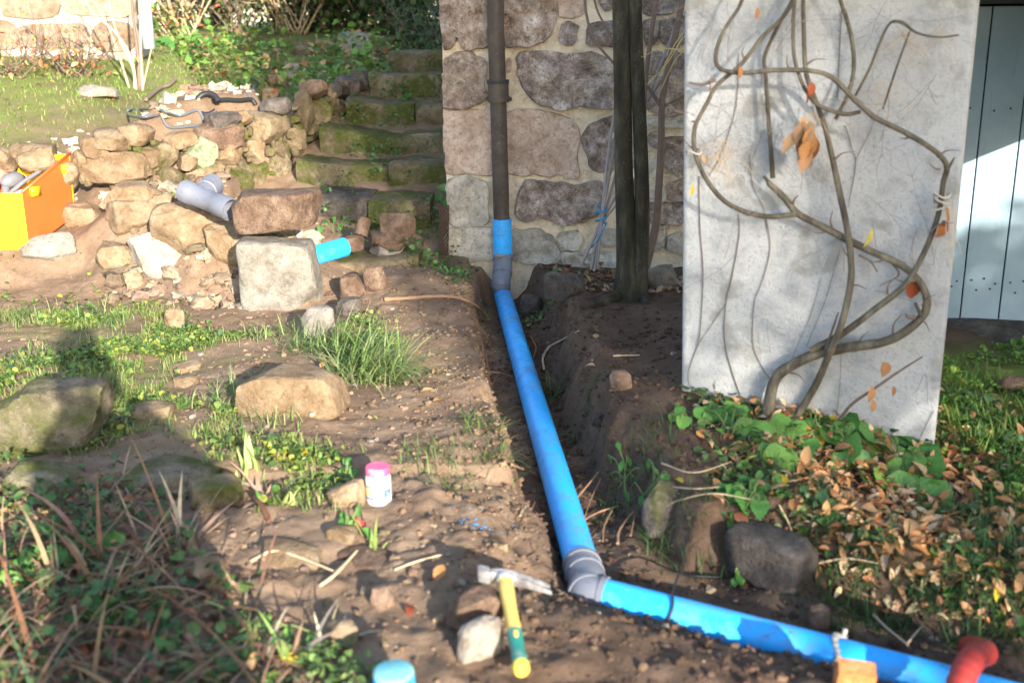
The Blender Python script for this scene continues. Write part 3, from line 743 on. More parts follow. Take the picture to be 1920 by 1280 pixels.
q0 = pB - d1 * .03; q3 = pC + d2 * .02; mid = (pB + pC) / 2
path = smooth_path([q0, pB + d1 * .02, mid + (d1 - d2) * .008, pC - d2 * .03, q3], 8)
V, F = tube(path, .0535, 28); bend = mesh('grey_bend', V, F, M['pvc_grey'], drain, sharp=60)
for f in (.02, .30, .74, .98):
    i = min(max(int(f * (len(path) - 1)), 1), len(path) - 2); t = path[i + 1] - path[i - 1]; t /= np.linalg.norm(t)
    V, F = tube(np.array([path[i] - t * .008, path[i] + t * .008]), .0568, 28); mesh('socket_rim', V, F, M['pvc_grey'], bend, sharp=50)
tt = np.linspace(0, 1, 30)[:, None]
V, F = tube(q3 * (1 - tt) + pD2 * tt, R, 30); mesh('cross_pipe', V, F, M['blue'], drain, sharp=60)
# black wire loop over the cross pipe, string tie further on
def on_cross(px, py): # nearest param on cross pipe for pixel
    p = at_z(px, py, ZP); return float(np.dot(p - pC, d2))
s = on_cross(1255, 1155); c = pC + d2 * s; u = np.cross(d2, [0, 0, 1.]); u /= np.linalg.norm(u); u = u if u[1] < 0 else -u; vv = np.array([0, 0, 1.])
pts = [c + .056 * (math.cos(a) * u + math.sin(a) * vv) + d2 * (.012 * math.sin(a * 2)) for a in np.linspace(-.3, 2.3, 12)]
g1, g2, g3 = ground(1285, 1098), ground(1325, 1090), ground(1365, 1082)
pts += [g1 * .5 + pts[-1] * .5 + [0, 0, .05], g1 + [0, 0, .03], g2 + [0, 0, .012], g3 + [0, 0, .0]]
V, F = tube(smooth_path(pts, 5), .0034, 7); tag(mesh('wire', V, F, M['black']), 'thin black wire looped over the blue cross pipe', 'wire')
s = on_cross(1572, 1215); c = pC + d2 * s
pts = [c + (.053 + .004 * math.sin(5 * a)) * (math.cos(a) * u + math.sin(a) * vv) + d2 * (.008 * math.sin(a * 3)) for a in np.linspace(-.2, 2.9, 20)]
pts.append(pts[-1] + vv * .03 - u * .015)
V, F = tube(smooth_path(pts, 4), np.linspace(.006, .008, (len(pts) - 1) * 4 + 1) + .002 * np.sin(np.arange((len(pts) - 1) * 4 + 1)), 7)
tag(mesh('string_tie', V, F, M['string']), 'frayed brown string tied round the blue cross pipe', 'string')
# red conduit rising at the bottom right
c1 = at(1790, 1330, 2.02); c2 = at(1805, 1268, 2.08); c3 = at(1826, 1232, 2.14); c4 = at(1846, 1222, 2.24); c5 = c4 + np.array([.05, .18, -.10])
path = smooth_path([c1 + [-.03, -.10, -.08], c1, c2, c3, c4, c5], 9)
rr_ = .029 + .0018 * np.sin(np.arange(len(path)) * 2.1)
V, F = tube(path, rr_, 20); tag(mesh('conduit', V, F, M['red_tube'], sharp=60), 'scuffed red corrugated conduit curving over the blue pipe at the bottom right', 'conduit')
# broken brick at the bottom edge
p = at(1600, 1272, 2.08); V, F = _CG[7]; V = V * np.array([.040, .022, .055]); V = V + np.stack([_n3(V, 40, 3), _n3(V, 45, 9), _n3(V, 38, 5)], 1) * .0016; V = V @ rotm(.25, .08, -.18).T + p + np.array([0, 0, -.015])
tag(mesh('brick', V, F, M['brick'], sharp=35), 'broken orange brick standing against the blue cross pipe at the bottom edge', 'brick')
# short blue offcut standing in the ground, bottom edge
p = at(738, 1262, 1.98); ctr = p.copy()
t = thing('pipe_offcut', (p[0], p[1], p[2] - .13), 'upright blue pipe offcut with a dusty pale cap at the bottom edge', 'pipe')
V, F = tube(np.array([p + [0, 0, -.16], p + [0, 0, -.008], p + [0, 0, 0.0]]), [.044, .044, .042], 30); mesh('tube', V, F, M['blue'], t, sharp=50)
V, F = tube(np.array([p + [0, 0, .0005], p + [0, 0, .007], p + [0, 0, .010]]), [.0435, .0425, .037], 30); mesh('cap', V, F, M['blue_cap'], t, sharp=60)
# blue stub poking out by the stairs
a, b = at(560, 488, 5.72), at(646, 463, 5.95)
V, F = pipe_shell(np.array([a, b - (b - a) * .04, b]), .054, .048, 26); tag(mesh('pipe_stub', V, F, M['blue'], sharp=50), 'blue pipe stub lying on the lowest mossy step behind the big block', 'pipe')
a, b = at(676, 442, 6.10), at(684, 410, 6.14)
V, F = pipe_shell(np.array([a, a * .4 + b * .6, b]), .040, .033, 18); tag(mesh('clay_pipe', V, F, M['brown'], sharp=50), 'short brown earthenware pipe end upright on the lowest step', 'pipe')
# grey Y branch
yb = thing('pipe_branch', at(390, 400, 5.7), 'loose grey plastic pipe branch lying on the stones in the sun', 'pipe fitting')
m0 = at(388, 372, 5.62)
a, b = at(350, 362, 5.72), at(424, 390, 5.50); 
A0, B0 = at(345, 358, 5.66), at(432, 393, 5.52)
V, F = pipe_shell(np.array([A0, A0 * .8 + B0 * .2, A0 * .78 + B0 * .22, A0 * .3 + B0 * .7, A0 * .28 + B0 * .72, B0]), [.060, .060, .054, .054, .060, .060], [.053, .053, .049, .049, .053, .053], 28); run = mesh('run', V, F, M['pvc_grey'], yb, sharp=45)
C0 = at(400, 346, 5.78); m1 = at(372, 372, 5.60)
V, F = pipe_shell(np.array([m1, m1 * .5 + C0 * .5, m1 * .48 + C0 * .52, C0]), [.054, .054, .060, .060], [.049, .049, .053, .053], 28); mesh('branch', V, F, M['pvc_grey'], yb, sharp=45)

# ---------------------------------------------------------------- orange tool box with tools
FLz = None
bA = at_z(52, 468, .17); bB = at(137, 384, 0)  if False else None
tz_ = ground(55, 466)[2] + .005
f_bl, f_br = at_z(-75, 470, tz_), at_z(55, 468, tz_)
back_off = at_z(140, 405, tz_) - f_br
hgt = .30
tb = thing('tool_box', f_br, 'open orange and yellow tool box full of tools on the left', 'tool box')
b_br = at(142, 402, f_br[1] + .40); b_tr = at(131, 289, f_br[1] + .41); f_tr = at(41, 362, f_br[1] + .01)
dx = f_br - f_bl; dy = b_br - f_br
def plate(q, thk, name, mt):                     # quad with thickness, q anticlockwise seen from outside
    q = np.array(q, float); n_ = np.cross(q[1] - q[0], q[3] - q[0]); n_ /= np.linalg.norm(n_); V = np.concatenate([q, q - n_ * thk])
    return mesh(name, V, [(0, 1, 2, 3), (7, 6, 5, 4), (0, 4, 5, 1), (1, 5, 6, 2), (2, 6, 7, 3), (3, 7, 4, 0)], M[mt], tb, False)
up = f_tr - f_br; upb = b_tr - b_br; nx_ = np.cross(dy, up); ny_ = np.cross(dx, up)
plate([f_bl, f_br, f_tr, f_bl + up], .012, 'front_panel', 'yellow')
plate([f_br + dx * .004, b_br + dx * .004, b_tr + dx * .004, f_tr + dx * .004], .012, 'end_panel', 'orange')
plate([f_bl + dy, f_bl, f_bl + up, f_bl + dy + upb], .012, 'end_panel', 'orange')
plate([b_br, f_bl + dy, f_bl + dy + upb, b_tr], .012, 'back_panel', 'yellow')
plate([f_bl + [0, 0, .01], f_br + [0, 0, .01], b_br + [0, 0, .01], f_bl + dy + [0, 0, .01]], .01, 'base_panel', 'orange')
V, F = tube(np.array([f_tr, b_tr]) + [0, 0, .004], .009, 8); mesh('rim', V, F, M['orange'], tb)
lm = f_br + up * .90 + dy * .22; V, F = box(lm + nx_ / np.linalg.norm(nx_) * .012, (.02, .05, .07), axis_rot(np.cross(nx_, [0, 0, 1.]), (0, 0, 1))); mesh('latch', V, F, M['yellow'], tb)
lm = f_br + up * .92 + dy * .88; V, F = box(lm + nx_ / np.linalg.norm(nx_) * .012, (.02, .05, .07), axis_rot(np.cross(nx_, [0, 0, 1.]), (0, 0, 1))); mesh('latch', V, F, M['yellow'], tb)
ic = f_bl + dx * .52 + dy * .42 + up * .74
dr = thing('power_drill', ic, 'grey power drill lying in the open orange tool box', 'drill')
V, F = tube(np.array([ic + [-.02, -.05, .06], ic + [0, -.02, .075], ic + [.02, .05, .08], ic + [.03, .10, .075]]), [.02, .04, .042, .02], 14); mesh('body', V, F, M['tool_grey'], dr)
V, F = tube(np.array([ic + [-.01, -.03, .06], ic + [-.02, -.05, -.03], ic + [-.02, -.06, -.07]]), [.022, .020, .028], 12); mesh('handle', V, F, M['tool_grey'], dr)
V, F = tube(np.array([ic + [.03, .10, .075], ic + [.04, .15, .075]]), [.016, .010], 10); mesh('chuck', V, F, M['steel'], dr)
V, F = tube(smooth_path([ic + [.0, -.06, .0], ic + [.06, .03, .06], ic + [.11, .11, .10], ic + [.15, .17, .14]], 5), .012, 10); tag(mesh('pliers', V, F, M['tool_grey'], sharp=50), 'grey long tool leaning to the back corner of the orange tool box', 'tool')
V, F = tube(smooth_path([ic + [-.12, -.05, .02], ic + [-.10, .05, .09], ic + [-.08, .15, .10]], 5), [.03, .035, .038, .04, .042, .045, .045, .042, .04, .035, .03], 12); tag(mesh('saw_handle', V, F, M['salmon'], sharp=50), 'faded red plastic tool handle in the open orange tool box', 'tool')
V, F = rock((.13, .10, .03), 5, 5, 6, 2, .03); V = V @ rotm(.2, -.3, .5).T + ic + np.array([.04, -.03, -.01]); tag(mesh('packet', V, F, M['paper']), 'crumpled white packet in the orange tool box', 'packet')
V, F = rock((.20, .26, .10), 6, 5, 6, 2, .05); V = V + ic + np.array([-.02, .0, -.10]); tag(mesh('tool_bag', V, F, M['salmon']), 'faded red bundle at the bottom of the orange tool box', 'bag')

# ---------------------------------------------------------------- glue pot
p = ground(711, 942); p = at_z(711, 940, p[2]); 
pot = thing('glue_pot', p, 'white glue pot with a pink screw lid standing on the bare soil', 'pot')
def lathe(c, prof, seg=36):
    P = np.array([[c[0], c[1], c[2] + z] for r, z in prof]); 
    a = np.linspace(0, 2 * np.pi, seg, endpoint=False); V = np.concatenate([[[c[0] + r * math.cos(t), c[1] + r * math.sin(t), c[2] + z] for t in a] for r, z in prof])
    F = [(i * seg + j, i * seg + (j + 1) % seg, (i + 1) * seg + (j + 1) % seg, (i + 1) * seg + j) for i in range(len(prof) - 1) for j in range(seg)]
    F.append(tuple(range(seg - 1, -1, -1))); F.append(tuple((len(prof) - 1) * seg + j for j in range(seg))); return V, F
rb = .0385
V, F = lathe(p, [(rb * .9, 0), (rb * .98, .003), (rb, .009), (rb, .080), (rb * .97, .087), (rb * .84, .093), (rb * .84, .100)]); mesh('body', V, F, M['pot'], pot, sharp=50)
lid = [(rb * .92, .092), (rb * .95, .094), (rb * .95, .112), (rb * .90, .117), (rb * .70, .118), (rb * .66, .1165)]
V, F = lathe(p, lid, 72); a = np.arctan2(V[:, 1] - p[1], V[:, 0] - p[0]); k = 1 + .014 * np.sign(np.sin(a * 36)) * (V[:, 2] - p[2] < .1125); V[:, :2] = p[:2] + (V[:, :2] - p[:2]) * k[:, None]
mesh('lid', V, F, M['pink'], pot, sharp=40)
def patch(a0, a1, z0, z1, mt, nm, r=rb + .0006):
    aa = np.linspace(rad(a0), rad(a1), 10); V = []; F = []
    for t in aa: V += [[p[0] + r * math.cos(t), p[1] + r * math.sin(t), p[2] + z0], [p[0] + r * math.cos(t), p[1] + r * math.sin(t), p[2] + z1]]
    F = [(2 * i, 2 * i + 2, 2 * i + 3, 2 * i + 1) for i in range(9)]; return mesh(nm, V, F, M[mt], pot)
patch(-155, -105, .022, .066, 'lab_y', 'label'); patch(-155, -105, .058, .066, 'lab_g', 'label', rb + .001); patch(-155, -105, .0215, .028, 'lab_b', 'label', rb + .001)
patch(-88, -20, .018, .066, 'lab_lb', 'label'); patch(-88, -20, .052, .066, 'pot', 'label', rb + .001); patch(-58, -20, .030, .052, 'lab_b', 'label', rb + .001); patch(-44, -30, .034, .037, 'pot', 'label', rb + .0014); patch(-52, -34, .042, .045, 'lab_lb', 'label', rb + .0014)

# ---------------------------------------------------------------- hammer (brick hammer with claw)
h0 = at_z(947, 1092, .135); h1 = at_z(978, 1256, .085)
ham = thing('claw_hammer', (h0 + h1) / 2, 'steel claw hammer with a yellow and green handle lying on stones', 'hammer')
ax = (h1 - h0); L = np.linalg.norm(ax); ax /= L
def hp(s): return h0 + ax * s
tq = np.linspace(-.01, L * .60, 12)
V, F = tube(np.array([hp(s) for s in tq]), np.interp(tq, [0, .03, L * .3, L * .6], [.0185, .019, .0165, .0165]), 18); mesh('handle', V, F, M['handle'], ham, sharp=50)
tq = np.linspace(L * .60, L * .93, 10); V, F = tube(np.array([hp(s) for s in tq]), .0175 + .0012 * np.cos(np.linspace(0, 6, 10)), 18); mesh('grip', V, F, M['grip'], ham, sharp=50)
V, F = tube(np.array([hp(L * .93), hp(L * .95), hp(L * 1.0), hp(L * 1.02)]), [.018, .0195, .0185, .014], 18); mesh('grip_end', V, F, M['grip_end'], ham, sharp=50)
g0 = hp(L * .665); side = np.cross(ax, [0, 0, 1.]); side /= np.linalg.norm(side); upv = np.cross(side, ax); upv = upv if upv[2] > 0 else -upv
V, F = lathe(np.zeros(3), [(.006, 0), (.006, .002), (.004, .0028)], 18); V = V * [1, 2.3, 1]; Rg = np.stack([np.cross(ax, upv), ax, upv], 1); V = V @ Rg.T + g0 + upv * .0165; mesh('oval_emblem', V, F, M['handle'], ham)
hl, hr = at_z(897, 1072, .145), at_z(1013, 1092, .125)
hc = h0 - ax * .012 
hx = hr - hl; hx /= np.linalg.norm(hx)
hb = MB()
def loft(secs, mb):
    n = len(secs[0]); V = np.concatenate(secs); F = []
    for i in range(len(secs) - 1):
        for j in range(n): F.append((i * n + j, i * n + (j + 1) % n, (i + 1) * n + (j + 1) % n, (i + 1) * n + j))
    F.append(tuple(range(n - 1, -1, -1))); F.append(tuple((len(secs) - 1) * n + j for j in range(n))); mb.add(V, F)
def sec(c, a, b, e1, e2, k=12, p=4):
    out = []
    for t in np.linspace(0, 2 * np.pi, k, endpoint=False):
        ct, st_ = math.cos(t), math.sin(t); l = (abs(ct) ** p + abs(st_) ** p) ** (1 / p); out.append(c + e1 * (a * ct / l) + e2 * (b * st_ / l))
    return np.array(out)
mid = hl * .58 + hr * .42
loft([sec(hl + hx * s + ax * o, w1, w2, ax, upv) for s, w1, w2, o in ((-.002, .017, .017, .006), (.004, .0195, .0195, .006), (.026, .0195, .0195, .005), (.032, .013, .013, 0), (.045, .013, .014, -.002), (.060, .017, .017, 0), (.092, .017, .017, 0.002))], hb)
for sg in (-1, 1):
    loft([sec(hl + hx * s + ax * (sg * o + dr_), w1, w2, ax, upv, 8, 4) for s, w1, w2, o, dr_ in ((.088, .0085, .014, .008, .002), (.115, .0078, .011, .009, .004), (.145, .0065, .0075, .0105, .011), (.178, .005, .0035, .0125, .020))], hb)
hb.build('head', M['steel'], ham, sharp=40)
V, F = tube(np.array([hp(-.016), hp(-.002)]), [.021, .0205], 18); mesh('collar', V, F, M['steel'], ham, sharp=40)

# ---------------------------------------------------------------- dry stone wall along the terrace
def wall_hit(px, py):
    d = ray(px, py); best = None
    for (ax_, ay), (bx, by) in zip(L2[:-1], L2[1:]):
        A = np.array([[d[0], -(bx - ax_)], [d[1], -(by - ay)]]); 
        try: t, s = np.linalg.solve(A, [ax_, ay])
        except Exception: continue
        if t > 0 and -.01 <= s <= 1.01 and (best is None or t < best[0]): best = (t, CP + d * t, math.atan2(by - ay, bx - ax_))
    return best[1], best[2]
dw = thing('dry_stone_wall', (-2.0, 6.7, .4), 'tumbledown dry stone retaining wall curving up beside the mossy steps', 'wall')
DW = [(210, 265, 62, 42, 'tan'), (263, 252, 66, 40, 'tan'), (420, 258, 80, 52, 'brown'), (425, 226, 64, 34, 'dark'), (508, 240, 98, 58, 'tan_moss'), (526, 200, 52, 32, 'dark'),
 (577, 208, 36, 76, 'tan_moss'), (611, 207, 30, 46, 'tan_moss'), (640, 172, 62, 30, 'dark'), (598, 168, 46, 34, 'brown'), (310, 293, 46, 48, 'tan_moss'), (378, 290, 58, 62, 'lichen'),
 (434, 284, 54, 50, 'tan'), (484, 285, 42, 44, 'tan'), (528, 283, 48, 34, 'tan_moss'), (215, 320, 146, 66, 'tan'), (322, 336, 58, 44, 'tan_moss'), (390, 328, 76, 40, 'tan_moss'),
 (455, 333, 52, 56, 'moss'), (488, 326, 36, 52, 'tan_moss'), (530, 318, 54, 64, 'moss'), (436, 360, 36, 30, 'moss'), (176, 282, 46, 48, 'tan'), (152, 300, 28, 36, 'tan'), (340, 262, 60, 34, 'tan'), (358, 304, 40, 30, 'tan'),
 (283, 300, 40, 40, 'tan'), (500, 355, 40, 34, 'moss'), (545, 355, 44, 34, 'brown'), (268, 362, 60, 30, 'tan_moss'), (322, 368, 52, 30, 'tan'), (380, 365, 50, 34, 'tan_moss'), (470, 372, 44, 26, 'brown'), (560, 262, 36, 40, 'tan_moss'), (598, 248, 34, 38, 'moss'),
 (625, 232, 30, 30, 'moss'), (640, 205, 30, 34, 'brown'), (662, 160, 44, 34, 'dark'), (682, 150, 30, 34, 'dark'), (460, 222, 36, 26, 'tan'), (-20, 300, 90, 60, 'tan'), (70, 300, 90, 56, 'tan'), (115, 330, 60, 60, 'tan')]
for k, (px, py, w_, h_, mt) in enumerate(DW):
    P, ang = wall_hit(px, py); s = depth(P) / FPX
    dd = rng.uniform(.17, .26) * (1 if w_ > 40 else .8)
    V, F = rock((w_ * s * 1.08, dd, h_ * s * 1.1), 500 + k, 10, 4.5, 8, .09)
    V = V @ rotm(rng.uniform(-.1, .1), rng.uniform(-.12, .12), ang + rng.uniform(-.15, .15)).T
    nrm = np.array([math.sin(ang), -math.cos(ang), 0]); P = P - nrm * dd * .22
    mesh('stone', V + P, F, M[mt], dw, sharp=32)
# small chinking stones in the joints of the wall
ck = MB()
for k in range(150):
    px = rng.uniform(150, 660); lo = np.interp(px, [150, 420, 560, 660], [345, 375, 340, 200]); hi = np.interp(px, [150, 300, 420, 560, 660], [275, 265, 245, 180, 150])
    P, ang = wall_hit(px, rng.uniform(hi, lo)); nrm = np.array([math.sin(ang), -math.cos(ang), 0])
    V, F = rock(rng.uniform(.03, .085, 3), 700 + k, 3, 3, 3, .08); ck.add(V + P - nrm * .02, F)
ck.build('chinking_stones', M['tan_moss'], dw, sharp=40)['kind'] = 'stuff'

# ---------------------------------------------------------------- steps
stp = thing('stone_steps', (-.85, 6.0, .1), 'mossy old stone steps climbing beside the house corner', 'steps')
ST = [  # (list of edge pixels left->right), y drop of face in px, depth Y at left/right, materials
 ([(592, 502), (690, 492), (784, 478)], 36, 5.86, 5.93, ['tan_moss']),
 ([(588, 366), (640, 372), (694, 374)], 56, 6.62, 6.60, ['dark']), ([(690, 380), (740, 377), (806, 380)], 66, 6.52, 6.50, ['moss']),
 ([(554, 302), (640, 312), (727, 312)], 50, 7.10, 7.08, ['moss']), ([(728, 310), (780, 306), (850, 308)], 56, 7.06, 7.04, ['moss']),
 ([(598, 240), (680, 250), (752, 262)], 44, 7.52, 7.50, ['moss']), ([(752, 256), (790, 252), (850, 252)], 46, 7.48, 7.46, ['moss']),
 ([(648, 186), (710, 195), (776, 197)], 38, 7.96, 7.94, ['moss']), ([(778, 197), (800, 196), (850, 196)], 38, 7.94, 7.94, ['tan_moss']),
 ([(692, 138), (740, 141), (850, 140)], 36, 8.42, 8.40, ['moss']),
 ([(728, 98), (780, 97), (850, 96)], 34, 8.86, 8.84, ['moss'])]
for k, (E, drop, Y0, Y1, mts) in enumerate(ST):
    n = 14; t = np.linspace(0, 1, n); ex = np.array(E, float); px = np.interp(t, np.linspace(0, 1, len(E)), ex[:, 0]); py = np.interp(t, np.linspace(0, 1, len(E)), ex[:, 1])
    V = []; sd = 40 + k; rows = 12
    top = np.array([at(a, b, Y0 + (Y1 - Y0) * tt_ + .02 * math.sin(tt_ * 5 + k)) for a, b, tt_ in zip(px, py, t)])
    fh_ = drop / FPX * depth(top[0])
    prof = [(.46, .0), (.30, .006), (.16, .006), (.06, .004), (.02, .001), (0, -.015), (-.004, -.04), (-.006, -.35 * fh_ - .02), (0, -.65 * fh_), (.004, -fh_), (.01, -fh_ - .08)]
    for q, (dy_, dz_) in enumerate(prof):
        P = top + np.array([0, dy_, dz_]); nn = fbm(P[:, 0] * 1 + sd, P[:, 1] * 2 + P[:, 2] * 3, 6, 3); n2_ = fbm(P[:, 0] + sd * 2, P[:, 2] * 2 + P[:, 1], 22, 2)
        P = P + np.stack([np.zeros(n), -(nn * .022 + n2_ * .006) * (q > 3), (nn * .014 + n2_ * .004) * (q < 6)], 1); V.append(P)
    V = np.concatenate(V); m = len(prof); F = [(i * n + j + 1, i * n + j, (i + 1) * n + j, (i + 1) * n + j + 1) for i in range(m - 1) for j in range(n - 1)]
    F.append(tuple(i * n for i in range(m))[::1]); F.append(tuple(i * n + n - 1 for i in range(m))[::-1]); F.append((0, n - 1, m * n - 1, (m - 1) * n))
    mesh('step', V, [f[::-1] for f in F], M[mts[0]], stp, sharp=45)

# ---------------------------------------------------------------- loose stones and boulders, each a thing of its own
LS = [ # px, py(base centre), w, h px, depth factor, material, rot z, label, p, lift
 (522, 580, 148, 148, .75, 'grey', .1, 'large upright pale block leaning beside the blue pipe stub', 5, 0, 'block'),
 (515, 424, 150, 70, .8, 'brown', -.05, 'flat reddish brown stone balanced on top of the big upright block', 4, 0, 'flat'),
 (352, 486, 150, 104, .8, 'tan', .2, 'big rounded tan boulder under the loose grey pipe branch', 3.4, 0, ''),
 (440, 505, 110, 84, .7, 'tan', -.2, 'tan stone wedged between the round boulder and the upright block', 3.6, 0, ''),
 (304, 520, 134, 84, .62, 'white', .35, 'whitish angular stone lying in front of the round tan boulder', 3.2, 0, ''),
 (212, 506, 70, 56, .8, 'tan', .2, 'pinkish tan stone touching the left side of the whitish stone', 3, 0, ''),
 (88, 492, 98, 52, .7, 'grey', .1, 'flat grey stone in front of the orange tool box', 3.6, 0, ''),
 (146, 428, 76, 50, .8, 'tan', 0, 'rounded tan stone at the right foot of the orange tool box', 3, 0, ''),
 (245, 440, 110, 60, .8, 'tan', .1, 'wide dusty stone buried in the bank behind the whitish stone', 3, 0, ''),
 (240, 390, 110, 46, .8, 'tan', -.1, 'low tan stone at the foot of the dry wall by the tool box', 3, 0, ''),
 (300, 408, 60, 44, .8, 'tan', -.1, 'small tan stone just left of the loose grey pipe branch', 3, 0, ''),
 (542, 790, 200, 124, .62, 'tan', -.12, 'large flat topped tan rock beside the long grass tuft', 4.2, 0, 'block'),
 (90, 866, 215, 160, .8, 'boulder', .2, 'big mossy boulder at the left edge near the shadow', 5, 0, ''),
 (75, 945, 150, 84, .7, 'boulder', .1, 'pale lichen spotted stone below the big mossy boulder', 2.8, 0, ''),
 (310, 940, 180, 76, .8, 'boulder', -.4, 'long mossy stone in shadow between the boulder and the iris shoots', 3, 0, ''),
 (395, 965, 110, 70, .8, 'tan_moss', .2, 'low yellowish stone at the lower end of the long mossy stone', 3, 0, ''),
 (597, 640, 64, 62, .8, 'grey', .4, 'small mottled stone below the big upright block', 3, 0, ''),
 (327, 626, 36, 46, .8, 'tan', .1, 'small upright pinkish stone in the grass right of the head shadow', 3, 0, ''),
 (395, 1112, 84, 66, .8, 'tan', .1, 'rounded half buried stone below the dead iris leaves', 2.6, 0, ''),
 (640, 1020, 54, 34, .8, 'tan', -.2, 'small flat stone below the crimson leaf', 3, 0, ''),
 (650, 955, 74, 60, .7, 'tan', .1, 'low brown stone just left of the glue pot', 3.2, -.01, ''),
 (716, 1150, 50, 52, .8, 'brown', .3, 'round brown pebble left of the dark stone under the hammer', 2.6, 0, ''),
 (890, 1196, 108, 100, .8, 'brown', .2, 'dark brown stone tucked under the hammer head', 3.4, 0, ''),
 (902, 1256, 98, 88, .5, 'white', .75, 'pale angular stone touching the hammer handle', 3.2, .01, ''),
 (700, 1068, 140, 44, .7, 'brown', -.15, 'flat brown stone slab half buried below the glue pot', 4, -.015, ''),
 (540, 1060, 130, 56, .7, 'tan', -.1, 'flat tan stone half buried in the bare earth left of the cut stems', 4, -.02, ''),
 (1243, 1000, 70, 100, .8, 'dark', .2, 'dark rounded stone set in the trench side below the weeds', 2.8, 0, ''),
 (1450, 1105, 160, 112, .6, 'dark', -.75, 'large dark angular stone sticking out of the trench bank', 4, .0, 'ang'),
 (1535, 1190, 44, 56, .8, 'brown', .2, 'small muddy stone in the bank just above the blue cross pipe', 3, 0, ''),
 (1166, 736, 42, 40, .8, 'brown', .2, 'small brown stone on the dark spoil mound', 2.8, 0, ''),
 (1000, 600, 50, 48, .7, 'dark', .2, 'dark stone at the right lip of the trench near the grey bend', 3, 0, ''),
 (1062, 566, 84, 54, .7, 'dark', -.1, 'dark mossy stone left of the tree foot', 3, 0, ''),
 (878, 484, 60, 36, .7, 'dark', -.1, 'flat dark stone against the house corner beside the blue riser', 3, 0, ''),
 (742, 462, 80, 52, .45, 'brown', -.5, 'dark slanting stone leaning on the mossy step block', 4, .04, ''),
 (660, 478, 46, 28, .8, 'brown', .1, 'small rounded stone at the open end of the blue stub', 2.6, .03, ''),
 (722, 470, 72, 34, .8, 'brown', -.1, 'tan flat stone under the dark slanting stone', 3, .02, ''),
 (726, 484, 66, 30, .8, 'grey', .1, 'greyish flat stone on the edge of the lowest step', 3, .02, ''),
 (660, 565, 50, 50, .8, 'brown', .3, 'earthy brown stone below the lowest mossy step', 3, 0, ''),
 (705, 550, 44, 50, .8, 'brown', -.3, 'muddy stone half buried in the soil heap at the stair foot', 3, 0, ''),
 (655, 595, 50, 36, .8, 'dark', -.3, 'dark stone beside the root on the left bank', 3, 0, ''),
 (1240, 545, 56, 50, .8, 'grey', .3, 'mossy grey stone at the wall foot right of the tree', 3, 0, ''),
 (1900, 740, 50, 34, .8, 'brown', .1, 'brown stone in the grass below the doorstep', 3, 0, ''),
 (550, 152, 48, 30, .7, 'white', -.4, 'egg shaped tan stone on the bare soil above the dry wall', 2.4, 0, ''),
 (522, 166, 40, 28, .8, 'tan', .1, 'pale stone just left of the egg shaped stone', 2.6, 0, ''),
 (507, 192, 34, 24, .8, 'tan', .1, 'small pale stone on the top course of the dry wall', 2.6, 0, ''),
 (568, 108, 34, 28, .8, 'brown', .1, 'round brown stone at the left end of the upper stone row', 2.6, 0, ''),
 (604, 106, 46, 28, .8, 'tan', .1, 'middle stone of the upper stone row above the soil patch', 2.8, 0, ''),
 (662, 106, 62, 40, .8, 'grey', -.1, 'large pale stone in the upper row left of the top step', 2.8, 0, ''),
 (716, 118, 30, 26, .8, 'brown', .1, 'small brown stone left of the top step', 2.8, 0, ''),
 (792, 94, 58, 28, .8, 'dark', .1, 'dark stone on the top step beside the house corner', 3, .05, ''),
 (180, 188, 70, 26, .8, 'white', .1, 'pale flat stone in the upper lawn', 2.8, 0, ''),
 (350, 176, 40, 16, .8, 'tan', .1, 'small tan stone on the soil above the dry wall', 2.8, 0, ''),
 (372, 186, 22, 14, .8, 'lichen', .1, 'pale green stone beside the black duct piece', 2.8, 0, ''),
 (1606, 1275, 1, 1, .8, 'brown', .1, '', 3, 0, 'skip'),
 (640, 760, 1, 1, .8, 'tan', 0, '', 3, 0, 'skip'),
 (345, 700, 60, 26, .8, 'tan', .1, 'low stone half hidden in the grass at the shoulder of the shadow', 2.6, -.01, ''),
 (345, 730, 46, 30, .8, 'tan', .1, 'pinkish stone in the grass left of the flat topped rock', 2.6, -.01, ''),
 (285, 790, 76, 40, .8, 'tan_moss', .1, 'low mossy stone lit at the edge of the body shadow', 2.6, -.01, ''),
 (640, 1222, 60, 60, .8, 'tan', .2, 'tan stone among the green shoots at the bottom left', 2.8, 0, ''),
 (1620, 850, 1, 1, .8, 'tan', 0, '', 3, 0, 'skip'),
 (1128, 800, 34, 26, .8, 'dark', .1, 'small dark clod like stone on the right trench bank', 2.8, 0, ''),
]
